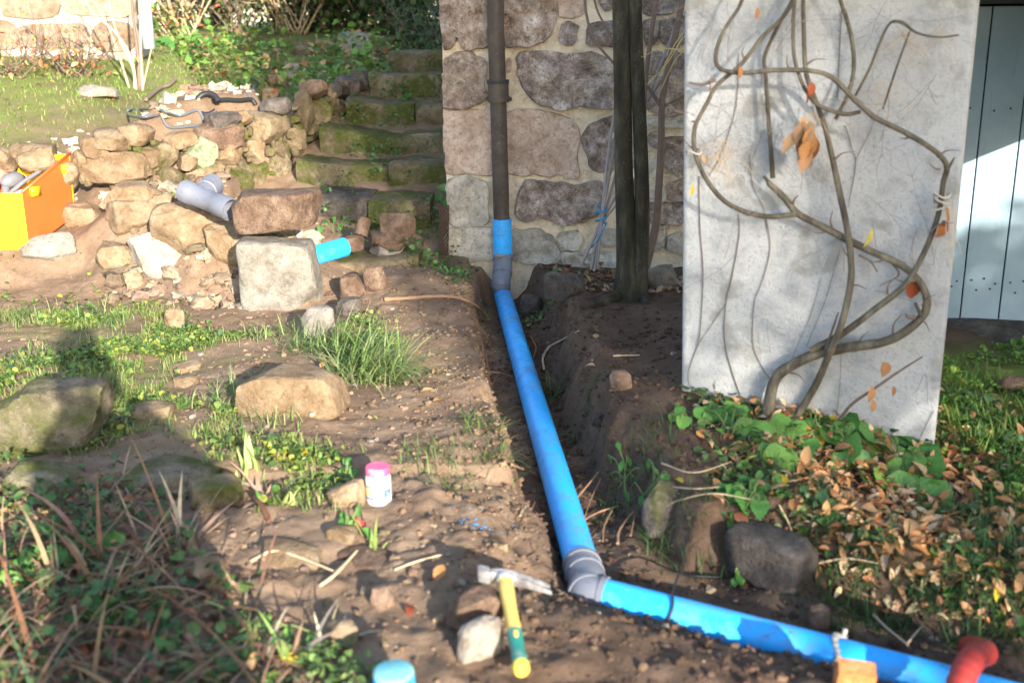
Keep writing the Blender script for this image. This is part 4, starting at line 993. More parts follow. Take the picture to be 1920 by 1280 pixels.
for k, (px, py, w_, h_, df, mt, rz, lab, pw, lift, kind) in enumerate(LS):
    if kind == 'skip': continue
    P = ground(px, py - h_ * .12); 
    if 640 < px < 760 and 440 < py < 490: P = at(px, py, 6.02); 
    if kind == 'flat': P = at(px, py, 5.42)
    if kind == 'block' and px < 530: P = at(px, py - 6, 5.34)
    s = depth(P) / FPX; W_ = w_ * s; el = math.atan2(CAM_Z - P[2], P[1])
    hh = h_ * s; dd = W_ * df
    if kind not in ('block', 'flat'):            # visible height in the picture = top face foreshortened + front face
        hz = max(.45 * hh, (hh - dd * math.sin(el) * .55))
    else: hz = hh * (.88 if kind == 'block' else 1); 
    if px == 542: hz = hh * .62
    sq = kind in ('flat', 'block', 'ang')
    V, F = rock((W_ * 1.04, dd, hz * (1.12 if kind == 'flat' else 1.3)), 1200 + k, 14 if w_ > 90 else 10, 10 if sq else pw + 1.2, 3 if sq else 9 if w_ > 60 else 6, .06 if sq else .12 if w_ > 200 else .075, .90 if sq else .82, 2 if sq else 5)
    V = V @ rotm(rng.uniform(-.06, .06), rng.uniform(-.08, .08), rz).T
    o = mesh('stone', V + P + np.array([0, dd * .30, hz * .36 + lift]), F, M[mt], sharp=30)
    tag(o, lab, 'boulder' if w_ > 140 else 'stone', 'loose stones and boulders')
# black duct coil, cables on the terrace
a, b = ground(372, 212), ground(402, 188)
c = at(388, 196, ground(386, 205)[1]); ring = [c + .075 * np.array([math.cos(t) * .95, .55 * math.sin(t) + .03 * t, math.sin(t) * .85 + .02]) for t in np.linspace(.2, 5.6, 26)]
V, F = tube(np.array(ring), .017 + .003 * (np.arange(26) % 2), 10); tag(mesh('duct_piece', V, F, M['black'], sharp=60), 'curled piece of black corrugated duct on the terrace above the wall', 'duct')
pts = [ground(400, 204), ground(425, 204), ground(450, 196), ground(472, 198), ground(480, 205)]
V, F = tube(smooth_path([q + [0, 0, .025] for q in pts], 6), .016, 10); tag(mesh('hose', V, F, M['black'], sharp=60), 'black hose lying on the terrace right of the curled duct', 'hose')
pts = [ground(a, b) for a, b in ((470, 190), (482, 160), (490, 130), (489, 105))]
V, F = tube(smooth_path([q + [0, 0, .02] for q in pts], 6), .018, 10); tag(mesh('hose', V, F, M['black'], sharp=60), 'black hose climbing the bare soil patch towards the lawn', 'hose')
pts = [ground(a, b) for a, b in ((300, 222), (262, 226), (240, 220), (242, 212), (265, 210), (300, 218), (335, 226), (372, 225), (380, 238), (350, 248), (318, 246), (305, 236))]
V, F = tube(smooth_path([q + [0, 0, .018] for q in pts], 6), .0085, 8); tag(mesh('cable', V, F, M['cable']), 'grey cable lying in loops on the stones above the dry wall', 'cable')
pts = [ground(a, b) for a, b in ((275, 195), (300, 175), (318, 168), (330, 158))]
V, F = tube(smooth_path([q + [0, 0, .03] for q in pts], 6), .014, 8); tag(mesh('stick', V, F, M['twig'], sharp=60), 'dark stick on the soil above the grey cable', 'stick')
q = ground(312, 236); q2 = ground(336, 230)
V, F = tube(np.array([q + [0, -.03, .03], q2 + [0, .06, .03]]), [.024, .028], 14); tag(mesh('log_piece', V, F, M['twig_pale'], sharp=50), 'short sawn branch with a pale cut end on the grey cable', 'log')
# rusty wire netting roll between steps and house corner
a, b = at(832, 478, 6.15), at(833, 385, 6.17)
nb = MB(); Ln = np.linalg.norm(b - a)
for sgn in (-1, 1):
    for ph in np.linspace(0, 2 * np.pi, 9, endpoint=False):
        t = np.linspace(0, 1, 26); an = ph + sgn * t * 7
        nb.add(*tube(a + (b - a) * t[:, None] + np.stack([.026 * np.cos(an), .026 * np.sin(an), 0 * an], 1), .0022, 4))
tag(nb.build('wire_netting', M['mesh']), 'rolled rusty wire netting standing at the house corner', 'netting')

# ---------------------------------------------------------------- tree with twin trunks
tb_ = ground(1178, 556); TY = tb_[1]
tree = thing('tree', tb_, 'slim twin trunked tree with dark greenish bark beside the stone wall', 'tree')
def pxpath(L, Y): return np.array([at(a, b, y) for (a, b), y in zip(L, np.broadcast_to(Y, (len(L),)))])
def pr(widths, P): return np.array([w_ / 2 * depth(p) / FPX for w_, p in zip(widths, P)])
def trunk(name, L, W, Y, mt, parent, seg=18, n=8, lump=.05, ext_=None):
    P = pxpath(L, Y); r = pr(W, P)
    if ext_ is not None: P = np.concatenate([[P[0] + (P[0] - P[1]) / np.linalg.norm(P[0] - P[1]) * ext_], P]); r = np.concatenate([[r[0] * .85], r])
    S = smooth_path(P, n); rs = np.interp(np.linspace(0, len(P) - 1, len(S)), np.arange(len(P)), r)
    V, F = tube(S, rs, seg); k = len(S)
    C = np.repeat(S, seg, 0); d = V - C; an = np.tile(np.arange(seg), k) * 2 * np.pi / seg
    f = 1 + lump * (pn(np.cos(an) * 1.2 + V[:, 2] * 1.7, np.sin(an) * 1.2 + V[:, 0]) + .5 * pn(np.cos(an) * 2.5 + V[:, 2] * 6, np.sin(an) * 2.5))
    return mesh(name, C + d * f[:, None], F, mt, parent, sharp=70)
trunk('trunk', [(1163, -40), (1166, 60), (1168, 200), (1170, 320), (1174, 420), (1178, 500), (1180, 540), (1186, 580)], [34, 34, 33, 34, 38, 46, 62, 78], TY, M['bark'], tree, ext_=1.4)
trunk('trunk', [(1190, -40), (1192, 60), (1198, 200), (1203, 320), (1204, 410), (1200, 500), (1196, 545), (1190, 580)], [25, 25, 26, 27, 28, 30, 36, 44], TY - .02, M['bark'], tree, ext_=1.4)
rt = MB()
for L, W in (([(1180, 548), (1150, 562), (1120, 572), (1090, 582)], [36, 26, 18, 8]), ([(1195, 548), (1205, 560), (1212, 572)], [30, 22, 10])):
    P = np.array([ground(a, b) for a, b in L]); P[:, 2] += .006; V, F = tube(smooth_path(P, 6), np.interp(np.linspace(0, len(P) - 1, (len(P) - 1) * 6 + 1), np.arange(len(P)), pr(W, P)), 10); rt.add(V, F)
rt.build('root_flare', M['bark'], tree, sharp=70)
# thin dark climbers beside the tree
cl = thing('climber', ground(1205, 520), 'thin dark woody climber stem right of the twin trunk tree', 'climber')
trunk('stem', [(1286, -30), (1268, 60), (1250, 140), (1241, 200), (1240, 260), (1236, 340), (1230, 420), (1216, 480), (1202, 528)], [12, 12, 12, 12, 13, 14, 15, 16, 20], 5.6, M['twig'], cl, 10, ext_=1.2)
trunk('stem', [(1236, -30), (1222, 60), (1212, 140), (1208, 230)], [9, 9, 8, 7], 5.55, M['twig'], cl, 8, ext_=1.2)
trunk('stem', [(1212, 160), (1226, 180), (1240, 200)], [6, 7, 9], 5.6, M['twig'], cl, 8)
trunk('stem', [(1241, 202), (1262, 190), (1284, 180)], [7, 5, 4], 5.6, M['twig'], cl, 8)
c2 = thing('climber', ground(1160, 520), 'thin curved bare stems hanging left of the twin trunks', 'climber')
trunk('stem', [(1094, -20), (1100, 30), (1112, 70), (1132, 98), (1152, 122), (1160, 150)], [5, 5, 5, 5, 4, 4], 5.3, M['twig'], c2, 8)
trunk('stem', [(1110, -20), (1120, 20), (1138, 55), (1152, 85), (1160, 100)], [4, 4, 4, 4, 3], 5.3, M['twig'], c2, 8)
# bundle of canes
cb_ = thing('cane_bundle', ground(1110, 505), 'bundle of thin canes tied with blue string leaning by the tree', 'canes')
for L, W in (([(1160, 160), (1140, 290), (1127, 410), (1108, 505)], 6), ([(1158, 250), (1135, 370), (1124, 420), (1090, 498)], 6), ([(1162, 300), (1140, 380), (1126, 425), (1114, 508)], 6), ([(1178, 330), (1140, 395), (1124, 430), (1100, 470), (1092, 492)], 5), ([(1175, 360), (1130, 420), (1112, 475)], 4), ([(1168, 200), (1146, 300), (1130, 405), (1120, 500)], 5)):
    P = pxpath(L, np.linspace(5.45, 5.25, len(L))); V, F = tube(smooth_path(P, 6), W / 2 * depth(P[0]) / FPX * .9, 7); mesh('cane', V, F, M['cane'], cb_, sharp=60)
c = at(1127, 409, 5.33); pts = [c + np.array([.028 * math.cos(a), .028 * math.sin(a), .006 * a - .03]) for a in np.linspace(0, 15, 46)] + [c + [.02, -.03, -.03], c + [-.02, -.05, -.10], c + [-.05, -.04, -.14]]
V, F = tube(np.array(pts), .0042, 6); mesh('tie', V, F, M['string_blue'], cb_)
# more leaning thin canes right of the trunk, plus dry grass blades
c3 = thing('cane', ground(1212, 470), 'pale grey cane leaning right of the twin trunks', 'cane')
for L in ([(1278, 20), (1240, 120), (1206, 205)], [(1283, 60), (1255, 130), (1213, 190)]):
    P = pxpath(L, [5.75, 5.7, 5.65]); V, F = tube(P, .008, 7); mesh('stem', V, F, M['cane'], c3)

# ---------------------------------------------------------------- blade and leaf generators
def blades(base, head, lean, length, width, droop, cols_, nseg=4, fold=0):
    """curved tapering strips; lean = start angle from vertical, droop adds along the blade"""
    N = len(base); t = np.linspace(0, 1, nseg + 1)
    d = np.stack([np.cos(head), np.sin(head), 0 * head], 1); sd = np.stack([-np.sin(head), np.cos(head), 0 * head], 1)
    P = np.asarray(base, float).copy(); V = np.zeros((N, nseg * 2 + 1, 3)); 
    for k in range(nseg + 1):
        wk = width * (1 - t[k] ** 1.6) * (.75 + .5 * min(t[k] * 3, .5))
        if k < nseg: V[:, 2 * k] = P - sd * (wk / 2)[:, None]; V[:, 2 * k + 1] = P + sd * (wk / 2)[:, None]
        else: V[:, 2 * k] = P
        a = lean + droop * t[k]; st = (length / nseg)[:, None]
        P = P + st * (np.cos(a)[:, None] * np.array([0, 0, 1.]) + np.sin(a)[:, None] * d)
    nv = nseg * 2 + 1; F = []
    off = (np.arange(N) * nv)[:, None]
    q = np.concatenate([off + np.array([[2 * k, 2 * k + 1, 2 * k + 3]]) for k in range(nseg - 1)] + [off + np.array([[2 * k, 2 * k + 3, 2 * k + 2]]) for k in range(nseg - 1)] + [off + np.array([[2 * nseg - 2, 2 * nseg - 1, 2 * nseg]])])
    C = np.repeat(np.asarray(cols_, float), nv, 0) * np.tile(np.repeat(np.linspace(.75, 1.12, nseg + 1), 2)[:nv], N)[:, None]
    return V.reshape(-1, 3), q, C
def pick(cols_, n, jit=.18, probs=None):
    c = np.asarray(cols_, float)[rng.choice(len(cols_), n, p=probs)]; return np.clip(c * rng.uniform(1 - jit, 1 + jit, (n, 1)) * rng.uniform(.93, 1.07, (n, 3)), 0, 1)
GREENS = [(.055, .115, .022), (.085, .165, .035), (.13, .20, .045), (.18, .23, .06), (.05, .10, .035)]
GREEN_SH = [(.04, .09, .03), (.06, .12, .04), (.085, .14, .04)]
STRAW = [(.38, .28, .15), (.30, .20, .10), (.45, .36, .22)]
def scatter_blades(name, xy, L, W, cols_, mat, spread=.5, droop=1.2, nseg=4, kind=None, loc=None, dz=0.0):
    n = len(xy); z = H(xy[:, 0], xy[:, 1]) + dz
    V, F, C = blades(np.column_stack([xy, z - .004]), rng.uniform(0, 2 * np.pi, n), np.abs(rng.normal(0 if name != "dry_straw" else 1.3, spread, n)), L * rng.uniform(.55, 1.25, n), W * rng.uniform(.7, 1.3, n), rng.uniform(.2, droop, n), cols_, nseg)
    o = mesh(name, V, F, mat, cols=C, loc=loc)
    if kind: o['kind'] = kind
    return o
# leaf templates (unit length along +x, z up)
def leaf_tpl(kind, seed=0):
    r = np.random.default_rng(seed)
    if kind == 'oval': o = [(0, 0), (.18, .16), (.42, .24), (.68, .20), (.88, .10), (1, 0)]
    if kind == 'lance': o = [(0, 0), (.2, .09), (.45, .14), (.72, .11), (.9, .05), (1, 0)]
    if kind == 'round': o = [(0, 0), (.12, .28), (.40, .44), (.72, .38), (.93, .18), (1, 0)]
    if kind == 'heart': o = [(0, 0), (-.14, .16), (-.16, .36), (-.02, .50), (.10, .50), (.13, .545), (.28, .52), (.31, .54), (.46, .44), (.49, .46), (.63, .33), (.66, .345), (.80, .20), (.84, .20), (1.02, 0)]
    cur = r.uniform(.2, 1.9) if kind != 'heart' else r.uniform(.15, .4); tw = r.uniform(-.9, .9) if kind != 'heart' else r.uniform(-.15, .15); fold = r.uniform(.15, .7) if kind != 'heart' else .18
    o = np.array(o); n = len(o); V = []
    def warp(x, y):
        z = -.35 * cur * (x - .3) ** 2 + fold * abs(y) * (1 - .2 * x) + tw * (x - .4) * y + .03 * math.sin(9 * x + seed) * abs(y) * 4
        return (x, y, z)
    V = [warp(max(x, 0) if i in (0, n - 1) else x, 0) for i, (x, y) in enumerate(o)]       # midrib
    V += [warp(x, y) for x, y in o[1:-1]] + [warp(x, -y) for x, y in o[1:-1]]
    F = []; m = n - 2
    for sgn, b in ((1, n), (-1, n + m)):
        for i in range(n - 1):
            a0, a1 = i, i + 1; e0 = b + i - 1 if i > 0 else None; e1 = b + i if i < m else None
            f = [a0, a1] + ([e1] if e1 is not None else []) + ([e0] if e0 is not None else [])
            if len(f) >= 3: F.append(tuple(f if sgn > 0 else f[::-1]))
    return np.array(V, float), F
def tri(F): return np.array([t for f in F for t in [(f[0], f[i], f[i + 1]) for i in range(1, len(f) - 1)]])
def scatter_leaves(name, pos, size, head, pitch, roll, cols_, mat, kinds=('oval',), kind=None, loc=None, parent=None):
    Vs, Fs, Cs, off = [], [], [], 0
    tpl = [leaf_tpl(kinds[s % len(kinds)], s) for s in range(8)]; which = rng.integers(0, 8, len(pos))
    for s in range(8):
        m = which == s; n = m.sum()
        if not n: continue
        T, F = tpl[s]; F = tri(F); ch, sh = np.cos(head[m]), np.sin(head[m]); cp, sp = np.cos(pitch[m]), np.sin(pitch[m]); cr, sr = np.cos(roll[m]), np.sin(roll[m])
        X = T[None, :, 0] * size[m][:, None]; Y = T[None, :, 1] * size[m][:, None]; Z = T[None, :, 2] * size[m][:, None]
        Y, Z = Y * cr[:, None] - Z * sr[:, None], Y * sr[:, None] + Z * cr[:, None]
        X, Z = X * cp[:, None] - Z * sp[:, None], X * sp[:, None] + Z * cp[:, None]
        X, Y = X * ch[:, None] - Y * sh[:, None], X * sh[:, None] + Y * ch[:, None]
        Vs.append((np.stack([X, Y, Z], -1) + pos[m][:, None]).reshape(-1, 3)); Fs.append((F[None] + (np.arange(n) * len(T))[:, None, None]).reshape(-1, 3) + off); off += n * len(T)
        Cs.append(np.repeat(cols_[m], len(T), 0))
    o = mesh(name, np.concatenate(Vs), np.concatenate(Fs), mat, parent, cols=np.concatenate(Cs), loc=loc)
    if kind: o['kind'] = kind
    return o
def sample_xy(n, x0, x1, y0, y1, dens):
    out = np.zeros((0, 2))
    for _ in range(60):
        c = np.column_stack([rng.uniform(x0, x1, n * 2), rng.uniform(y0, y1, n * 2)]); out = np.concatenate([out, c[rng.random(len(c)) < dens(c[:, 0], c[:, 1])]])
        if len(out) >= n: break
    return out[:n]
def pix_xy(n, x0, x1, y0, y1, dens=None, zref=.1):
    """points spread evenly over a ground region given by its corners in the photograph"""
    out = []
    for _ in range(n):
        p = at_z(rng.uniform(x0, x1), rng.uniform(y0, y1), zref); out.append(p[:2])
    return np.array(out)
def pipe_d(x, y):
    d, s, a = poly_sd(x, y, PIPE_XY); return d, s, a
STUFF0 = (0, 0, 0)

# ---------------------------------------------------------------- soil crumbs and pebbles (ground cover)
def crumbs(name, n, x0, x1, y0, y1, dens, smin, smax, cols_, mat, p=2.2):
    xy = sample_xy(n, x0, x1, y0, y1, dens); n = len(xy); T, F = _CG[3]; T = T / ((np.abs(T) ** 2.5).sum(1) ** .4)[:, None]; F = np.array(F)
    s = smin * (smax / smin) ** (rng.random(n) ** 2.6); a = rng.uniform(0, 6.28, n); J = 1 + .28 * rng.normal(size=(n, len(T)))
    sc = np.stack([s * rng.uniform(.7, 1.4, n), s * rng.uniform(.7, 1.4, n), s * rng.uniform(.5, .95, n)], 1)
    V = T[None] * np.clip(J, .6, 1.5)[:, :, None] * sc[:, None]; c, sn_ = np.cos(a)[:, None], np.sin(a)[:, None]
    V = np.stack([V[..., 0] * c - V[..., 1] * sn_, V[..., 0] * sn_ + V[..., 1] * c, V[..., 2]], -1) + np.column_stack([xy, H(xy[:, 0], xy[:, 1]) + s * .2])[:, None]
    Ff = (F[None] + (np.arange(n) * len(T))[:, None, None]).reshape(-1, 4)
    C = np.repeat(cols_(xy), len(T), 0); o = mesh(name, V.reshape(-1, 3), Ff, mat, cols=C, loc=STUFF0, smooth=True, sharp=50); o['kind'] = 'stuff'; return o
def soilcol(xy):                                 # crumbs have the colour of the soil they lie on
    i = np.clip(np.searchsorted(gy, xy[:, 1]), 0, ny - 1); j = np.clip(np.searchsorted(gx, xy[:, 0]), 0, nx - 1); k = damp[i, j][:, None]
    return (1 - k) * pick([(.21, .142, .092), (.25, .175, .115), (.17, .11, .07)], len(xy)) + k * pick([(.085, .055, .037), (.11, .072, .05), (.065, .042, .029)], len(xy))
openground = lambda x, y: (y < np.where(x > -.3, 6.2, 5.9)) * (1 - .7 * (fbm(x, y, 1.5, 2) > .25)) * np.where((x > 1.25) & (y > 3.2), .1, 1) * np.clip(1.6 - y / 6, .1, 1)
crumbs('soil_crumbs', 8000, -2.4, 1.6, 1.5, 6.2, openground, .0025, .012, soilcol, M['vc_soil'])
crumbs('pebbles', 450, -2.6, 1.2, 1.5, 6.2, openground, .003, .013, lambda xy: pick([(.20, .155, .11), (.25, .21, .17), (.15, .11, .08), (.24, .21, .17)], len(xy)), M['vc_soil'])
crumbs('rubble', 500, -4.5, -1.0, 6.3, 9.5, lambda x, y: 1.0 * (poly_sd(x, y, L2)[0] * poly_sd(x, y, L2)[1] > .05) * (grass_amount(x, y) < .3), .01, .05, lambda xy: pick([(.36, .28, .19), (.2, .14, .1), (.42, .36, .28)], len(xy)), M['vc_soil'])
crumbs('trench_clods', 4500, -.7, 1.7, 1.7, 6.0, lambda x, y: sstep(.75, .12, pipe_d(x, y)[0]), .003, .013, soilcol, M['vc_soil'])
crumbs('bank_rubble', 420, -3.2, -1.1, 5.3, 6.7, lambda x, y: 1. * (poly_sd(x, y, L1)[0] * poly_sd(x, y, L1)[1] > -.15) * (x > -2.15), .012, .06, lambda xy: pick([(.25, .19, .13), (.2, .14, .1), (.3, .25, .19), (.14, .10, .07)], len(xy)), M['vc_soil'])
# sawdust of blue plastic by the trench
xy = np.column_stack([rng.normal(0, 1, 60), rng.normal(0, 1, 60)]); p0 = ground(893, 983)
xy = p0[:2] + xy * [.028, .022] + (rng.random((60, 1)) < .3) * rng.normal(0, .09, (60, 2))
mbx = MB()
for q in xy:
    V, F = box((q[0], q[1], Hs(*q) + .002), rng.uniform(.001, .0034, 3), rotm(*rng.uniform(0, 3, 3))); mbx.add(V, F)
mbx.build('plastic_shavings', M['blue'], loc=STUFF0)['kind'] = 'stuff'
# ---------------------------------------------------------------- grass ground cover
xy = sample_xy(50000, -7, .2, 6.4, 14, lambda x, y: grass_amount(x, y) * np.clip(1.3 - (y - 6) / 14, .3, 1))
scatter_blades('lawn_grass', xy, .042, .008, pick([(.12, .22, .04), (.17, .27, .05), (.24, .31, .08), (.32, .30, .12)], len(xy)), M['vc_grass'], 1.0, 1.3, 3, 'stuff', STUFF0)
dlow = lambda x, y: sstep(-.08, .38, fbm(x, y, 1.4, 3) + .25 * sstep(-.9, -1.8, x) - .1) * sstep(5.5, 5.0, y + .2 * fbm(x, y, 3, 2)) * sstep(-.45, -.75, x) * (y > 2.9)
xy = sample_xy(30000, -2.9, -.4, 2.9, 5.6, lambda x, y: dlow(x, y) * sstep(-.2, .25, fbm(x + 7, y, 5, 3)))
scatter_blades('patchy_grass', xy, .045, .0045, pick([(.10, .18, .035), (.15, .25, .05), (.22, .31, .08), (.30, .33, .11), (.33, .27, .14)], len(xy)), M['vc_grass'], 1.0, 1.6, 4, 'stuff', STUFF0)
dr_ = lambda x, y: (np.hypot(x - 1.36, y - 3.2) > .2) * sstep(1.28, 1.5, x + .1 * fbm(x, y, 4, 2)) * sstep(4.0, 3.7, y + .3 * fbm(x, y, 2, 2)) * (.35 + .65 * (fbm(x, y, 2.2, 3) > -.1))
xy = sample_xy(9000, 1.2, 2.6, 2.3, 4.7, dr_)
scatter_blades('verge_grass', xy, .07, .0055, pick([(.07, .16, .03), (.11, .22, .04), (.16, .26, .05)], len(xy)), M['vc_grass'], .6, 1.4, 3, 'stuff', STUFF0)
d_rb = lambda x, y: (pipe_d(x, y)[0] > .42) * sstep(.55, .95, x) * sstep(3.5, 3.2, y) * (.12 + .8 * (fbm(x, y, 3, 3) > .05))
xy = sample_xy(2800, .5, 1.9, 2.0, 3.5, d_rb)
scatter_blades('bank_grass', xy, .07, .0032, pick(GREEN_SH, len(xy)), M['vc_grass'], .7, 1.8, 4, 'stuff', STUFF0)
# low leafy weeds as ground cover
def weeds(name, xy, smin, smax, cols_, kinds, lift=.03, pit=.5, zadd=None):
    n = len(xy); z = H(xy[:, 0], xy[:, 1]) + rng.uniform(.003, lift, n) + (0 if zadd is None else zadd)
    return scatter_leaves(name, np.column_stack([xy, z]), rng.uniform(smin, smax, n), rng.uniform(0, 6.28, n), rng.normal(.1, pit, n), rng.normal(0, .4, n), cols_, M['vc_leaf'], kinds, 'stuff', STUFF0)
clump = lambda f, th, s=0: (lambda x, y: (fbm(x + s, y, f, 3) > th) * 1.)
xy = sample_xy(8000, -2.8, -.5, 2.9, 5.6, lambda x, y: dlow(x, y) * (fbm(x + 3, y, 3, 3) > 0)); xy = np.concatenate([xy, sample_xy(500, -3.2, -1.0, 5.2, 6.6, lambda x, y: (fbm(x + 1, y, 3, 3) > .1) * 1.)]); weeds('low_weeds', xy, .012, .032, pick(GREENS + [(.26, .30, .05)], len(xy)), ('round', 'oval'))
xy = sample_xy(3400, .45, 2.0, 2.0, 3.7, lambda x, y: (pipe_d(x, y)[0] > .40) * sstep(.5, .9, x) * (fbm(x + 8, y, 2.6, 3) > -.05) * (np.hypot(x - 1.36, y - 3.2) > .17)); weeds('bank_weeds', xy, .014, .040, pick(GREEN_SH + [(.09, .19, .04)], len(xy)), ('round', 'oval', 'heart'))
xy = sample_xy(2600, 1.3, 2.5, 3.0, 4.5, clump(3, .0)); weeds('verge_weeds', xy, .012, .03, pick([(.08, .18, .03), (.13, .25, .04), (.2, .3, .05)], len(xy)), ('round', 'oval'))
ddk = lambda x, y: sstep(-.30, -.50, x + .65 * (y - 1.95) + .12 * fbm(x, y, 3, 2)) * sstep(3.35, 2.9, y + .1 * fbm(x, y, 3, 2))
xy = sample_xy(2900, -1.9, -.3, 1.5, 3.3, lambda x, y: ddk(x, y) * (.3 + .7 * (fbm(x, y, 4, 3) > -.05))); weeds('ground_ivy', xy, .014, .040, pick([(.03, .07, .02), (.045, .10, .03), (.06, .13, .035), (.10, .16, .04)], len(xy)), ('round', 'oval', 'heart'), .07)
xy = sample_xy(700, -.75, -.28, 1.75, 2.25, clump(5, .0)); weeds('shoot_cover', xy, .010, .026, pick([(.10, .17, .05), (.17, .24, .07), (.08, .14, .04)], len(xy)), ('round', 'oval'), .04)
xy = sample_xy(1500, -1.3, -.3, 5.9, 9.4, lambda x, y: (fbm(x + 5, y, 3.5, 2) > .12) * 1.); weeds('step_weeds', xy, .012, .035, pick([(.05, .12, .03), (.08, .18, .04)], len(xy)), ('round', 'oval'), .10, .5, .06)
xy = np.concatenate([np.column_stack([rng.normal(c[0], .09, 130), rng.normal(c[1], .09, 130)]) for c in [ground(820, 500), ground(850, 520), ground(800, 430), ground(1040, 540)]]); weeds('corner_weeds', xy, .012, .034, pick([(.05, .13, .03), (.09, .19, .04)], len(xy)), ('round', 'oval'), .06)
xy = sample_xy(2600, -4.2, -1.0, 9.6, 13.6, lambda x, y: (fbm(x + 2, y, 1.5, 3) > -.1) * 1.); weeds('bed_plants', xy, .03, .085, pick([(.08, .17, .03), (.14, .27, .05), (.24, .36, .07), (.36, .13, .05), (.34, .23, .10)], len(xy), probs=[.27, .27, .2, .04, .22]), ('oval', 'heart'), .35)
# leaf litter mass
dlit = lambda x, y: (pipe_d(x, y)[0] > .38) * sstep(.55, .9, x) * sstep(3.75, 3.5, y) * (.25 + .75 * (fbm(x, y + 3, 2.2, 3) > -.08))
xy = sample_xy(4200, .45, 2.1, 2.05, 3.75, dlit)
z = H(xy[:, 0], xy[:, 1]) + rng.uniform(.002, .022, len(xy))
DEADC = [(.40, .18, .065), (.54, .27, .11), (.62, .38, .20), (.32, .13, .06), (.66, .46, .27)]
scatter_leaves('leaf_litter', np.column_stack([xy, z]), rng.uniform(.026, .058, len(xy)), rng.uniform(0, 6.28, len(xy)), rng.normal(0, .45, len(xy)), rng.normal(0, .5, len(xy)), pick(DEADC, len(xy)), M['vc_leaf'], ('oval', 'lance'), 'stuff', STUFF0)
xy = sample_xy(650, .15, 1.0, 5.05, 6.1, lambda x, y: 1. * (fbm(x, y, 3, 2) > -.15) * (pipe_d(x, y)[0] > .25)); z = H(xy[:, 0], xy[:, 1]) + rng.uniform(.002, .02, len(xy))
scatter_leaves('wall_foot_litter', np.column_stack([xy, z]), rng.uniform(.03, .07, len(xy)), rng.uniform(0, 6.28, len(xy)), rng.normal(0, .4, len(xy)), rng.normal(0, .5, len(xy)), pick([(.20, .11, .06), (.30, .19, .11), (.36, .26, .17), (.14, .075, .045)], len(xy)), M['vc_leaf'], ('oval',), 'stuff', STUFF0)
xy = sample_xy(300, -8, -.4, 6.5, 13, lambda x, y: .1 + .4 * grass_amount(x, y)); z = H(xy[:, 0], xy[:, 1]) + .02
scatter_leaves('lawn_litter', np.column_stack([xy, z]), rng.uniform(.02, .05, len(xy)), rng.uniform(0, 6.28, len(xy)), rng.normal(0, .3, len(xy)), rng.normal(0, .5, len(xy)), pick([(.2, .09, .04), (.26, .14, .06), (.3, .2, .08)], len(xy)), M['vc_leaf'], ('oval',), 'stuff', STUFF0)
# dry straw lying among the ivy, bottom left
xy = sample_xy(900, -1.9, -.3, 1.5, 3.2, ddk)
scatter_blades('dry_straw', xy, .16, .008, pick([(.22, .125, .085), (.30, .19, .12), (.36, .26, .17), (.14, .08, .06)], len(xy)), M['vc_dry'], .5, 1.2, 5, 'stuff', STUFF0, .015)
xy = sample_xy(1000, -1.9, -.3, 1.5, 3.2, ddk); z = H(xy[:, 0], xy[:, 1]) + rng.uniform(.005, .03, len(xy))
scatter_leaves('ivy_litter', np.column_stack([xy, z]), rng.uniform(.02, .05, len(xy)), rng.uniform(0, 6.28, len(xy)), rng.normal(0, .4, len(xy)), rng.normal(0, .5, len(xy)), pick([(.30, .13, .05), (.2, .1, .06), (.36, .22, .12)], len(xy)), M['vc_leaf'], ('oval',), 'stuff', STUFF0)

# ---------------------------------------------------------------- grass tufts, each a thing
def tuft(px, py, n, L, W, spread, label, cols_=GREENS, rad_=.05, droop=2.4, bias=None, lean0=0.65, name='grass_tuft', cat='grass tuft', group='grass tufts', mat='vc_grass', loc=None, nseg=6):
    n = int(n * 1.2); rad_ = rad_ * .8; p = ground(px, py) if loc is None else np.asarray(loc); b = p[:2] + np.clip(rng.normal(0, 1, (n, 2)), -1.6, 1.6) * rad_; h = rng.uniform(0, 6.28, n)
    if bias is not None: h = np.where(rng.random(n) < .65, bias + rng.normal(0, .7, n), h)
    z = H(b[:, 0], b[:, 1])
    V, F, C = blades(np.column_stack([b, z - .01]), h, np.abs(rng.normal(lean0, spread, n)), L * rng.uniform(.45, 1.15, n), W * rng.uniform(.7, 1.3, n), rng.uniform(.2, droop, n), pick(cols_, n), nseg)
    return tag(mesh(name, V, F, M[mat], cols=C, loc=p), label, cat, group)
GB = [(.10, .19, .045), (.16, .25, .07), (.24, .32, .11), (.33, .36, .16), (.07, .14, .035)]
tuft(690, 700, 420, .30, .0065, .35, 'long arching pale green grass tuft beside the flat topped rock', [(.16, .26, .07), (.26, .35, .12), (.36, .42, .18), (.10, .18, .05)], .10, 1.7, -.35, .85)
tuft(640, 660, 220, .24, .006, .35, 'upper grass clump behind the long arching tuft', GB, .08, 1.9, .2, .8)
tuft(520, 630, 150, .13, .005, .4, 'mid green grass tuft between the big block and the flat rock', GB, .12)
tuft(575, 655, 130, .15, .005, .4, 'grass tuft touching the back edge of the flat topped rock', GB, .08)
tuft(440, 740, 150, .12, .005, .4, 'grass tuft left of the flat topped rock', GB, .10)
tuft(500, 800, 140, .10, .0045, .4, 'short grass tuft at the lower left of the flat topped rock', GB, .10)
tuft(190, 610, 160, .12, .005, .45, 'grass tuft under the shadow of the head', GB, .10)
tuft(30, 600, 200, .13, .005, .45, 'bright grass tuft at the left edge below the tool box', GB, .14)
tuft(110, 670, 160, .11, .005, .45, 'bright grass tuft left of the head shadow', GB, .14)
tuft(820, 860, 150, .09, .0038, .5, 'short grass tuft between the glue pot and the long pipe', GREENS, .09)
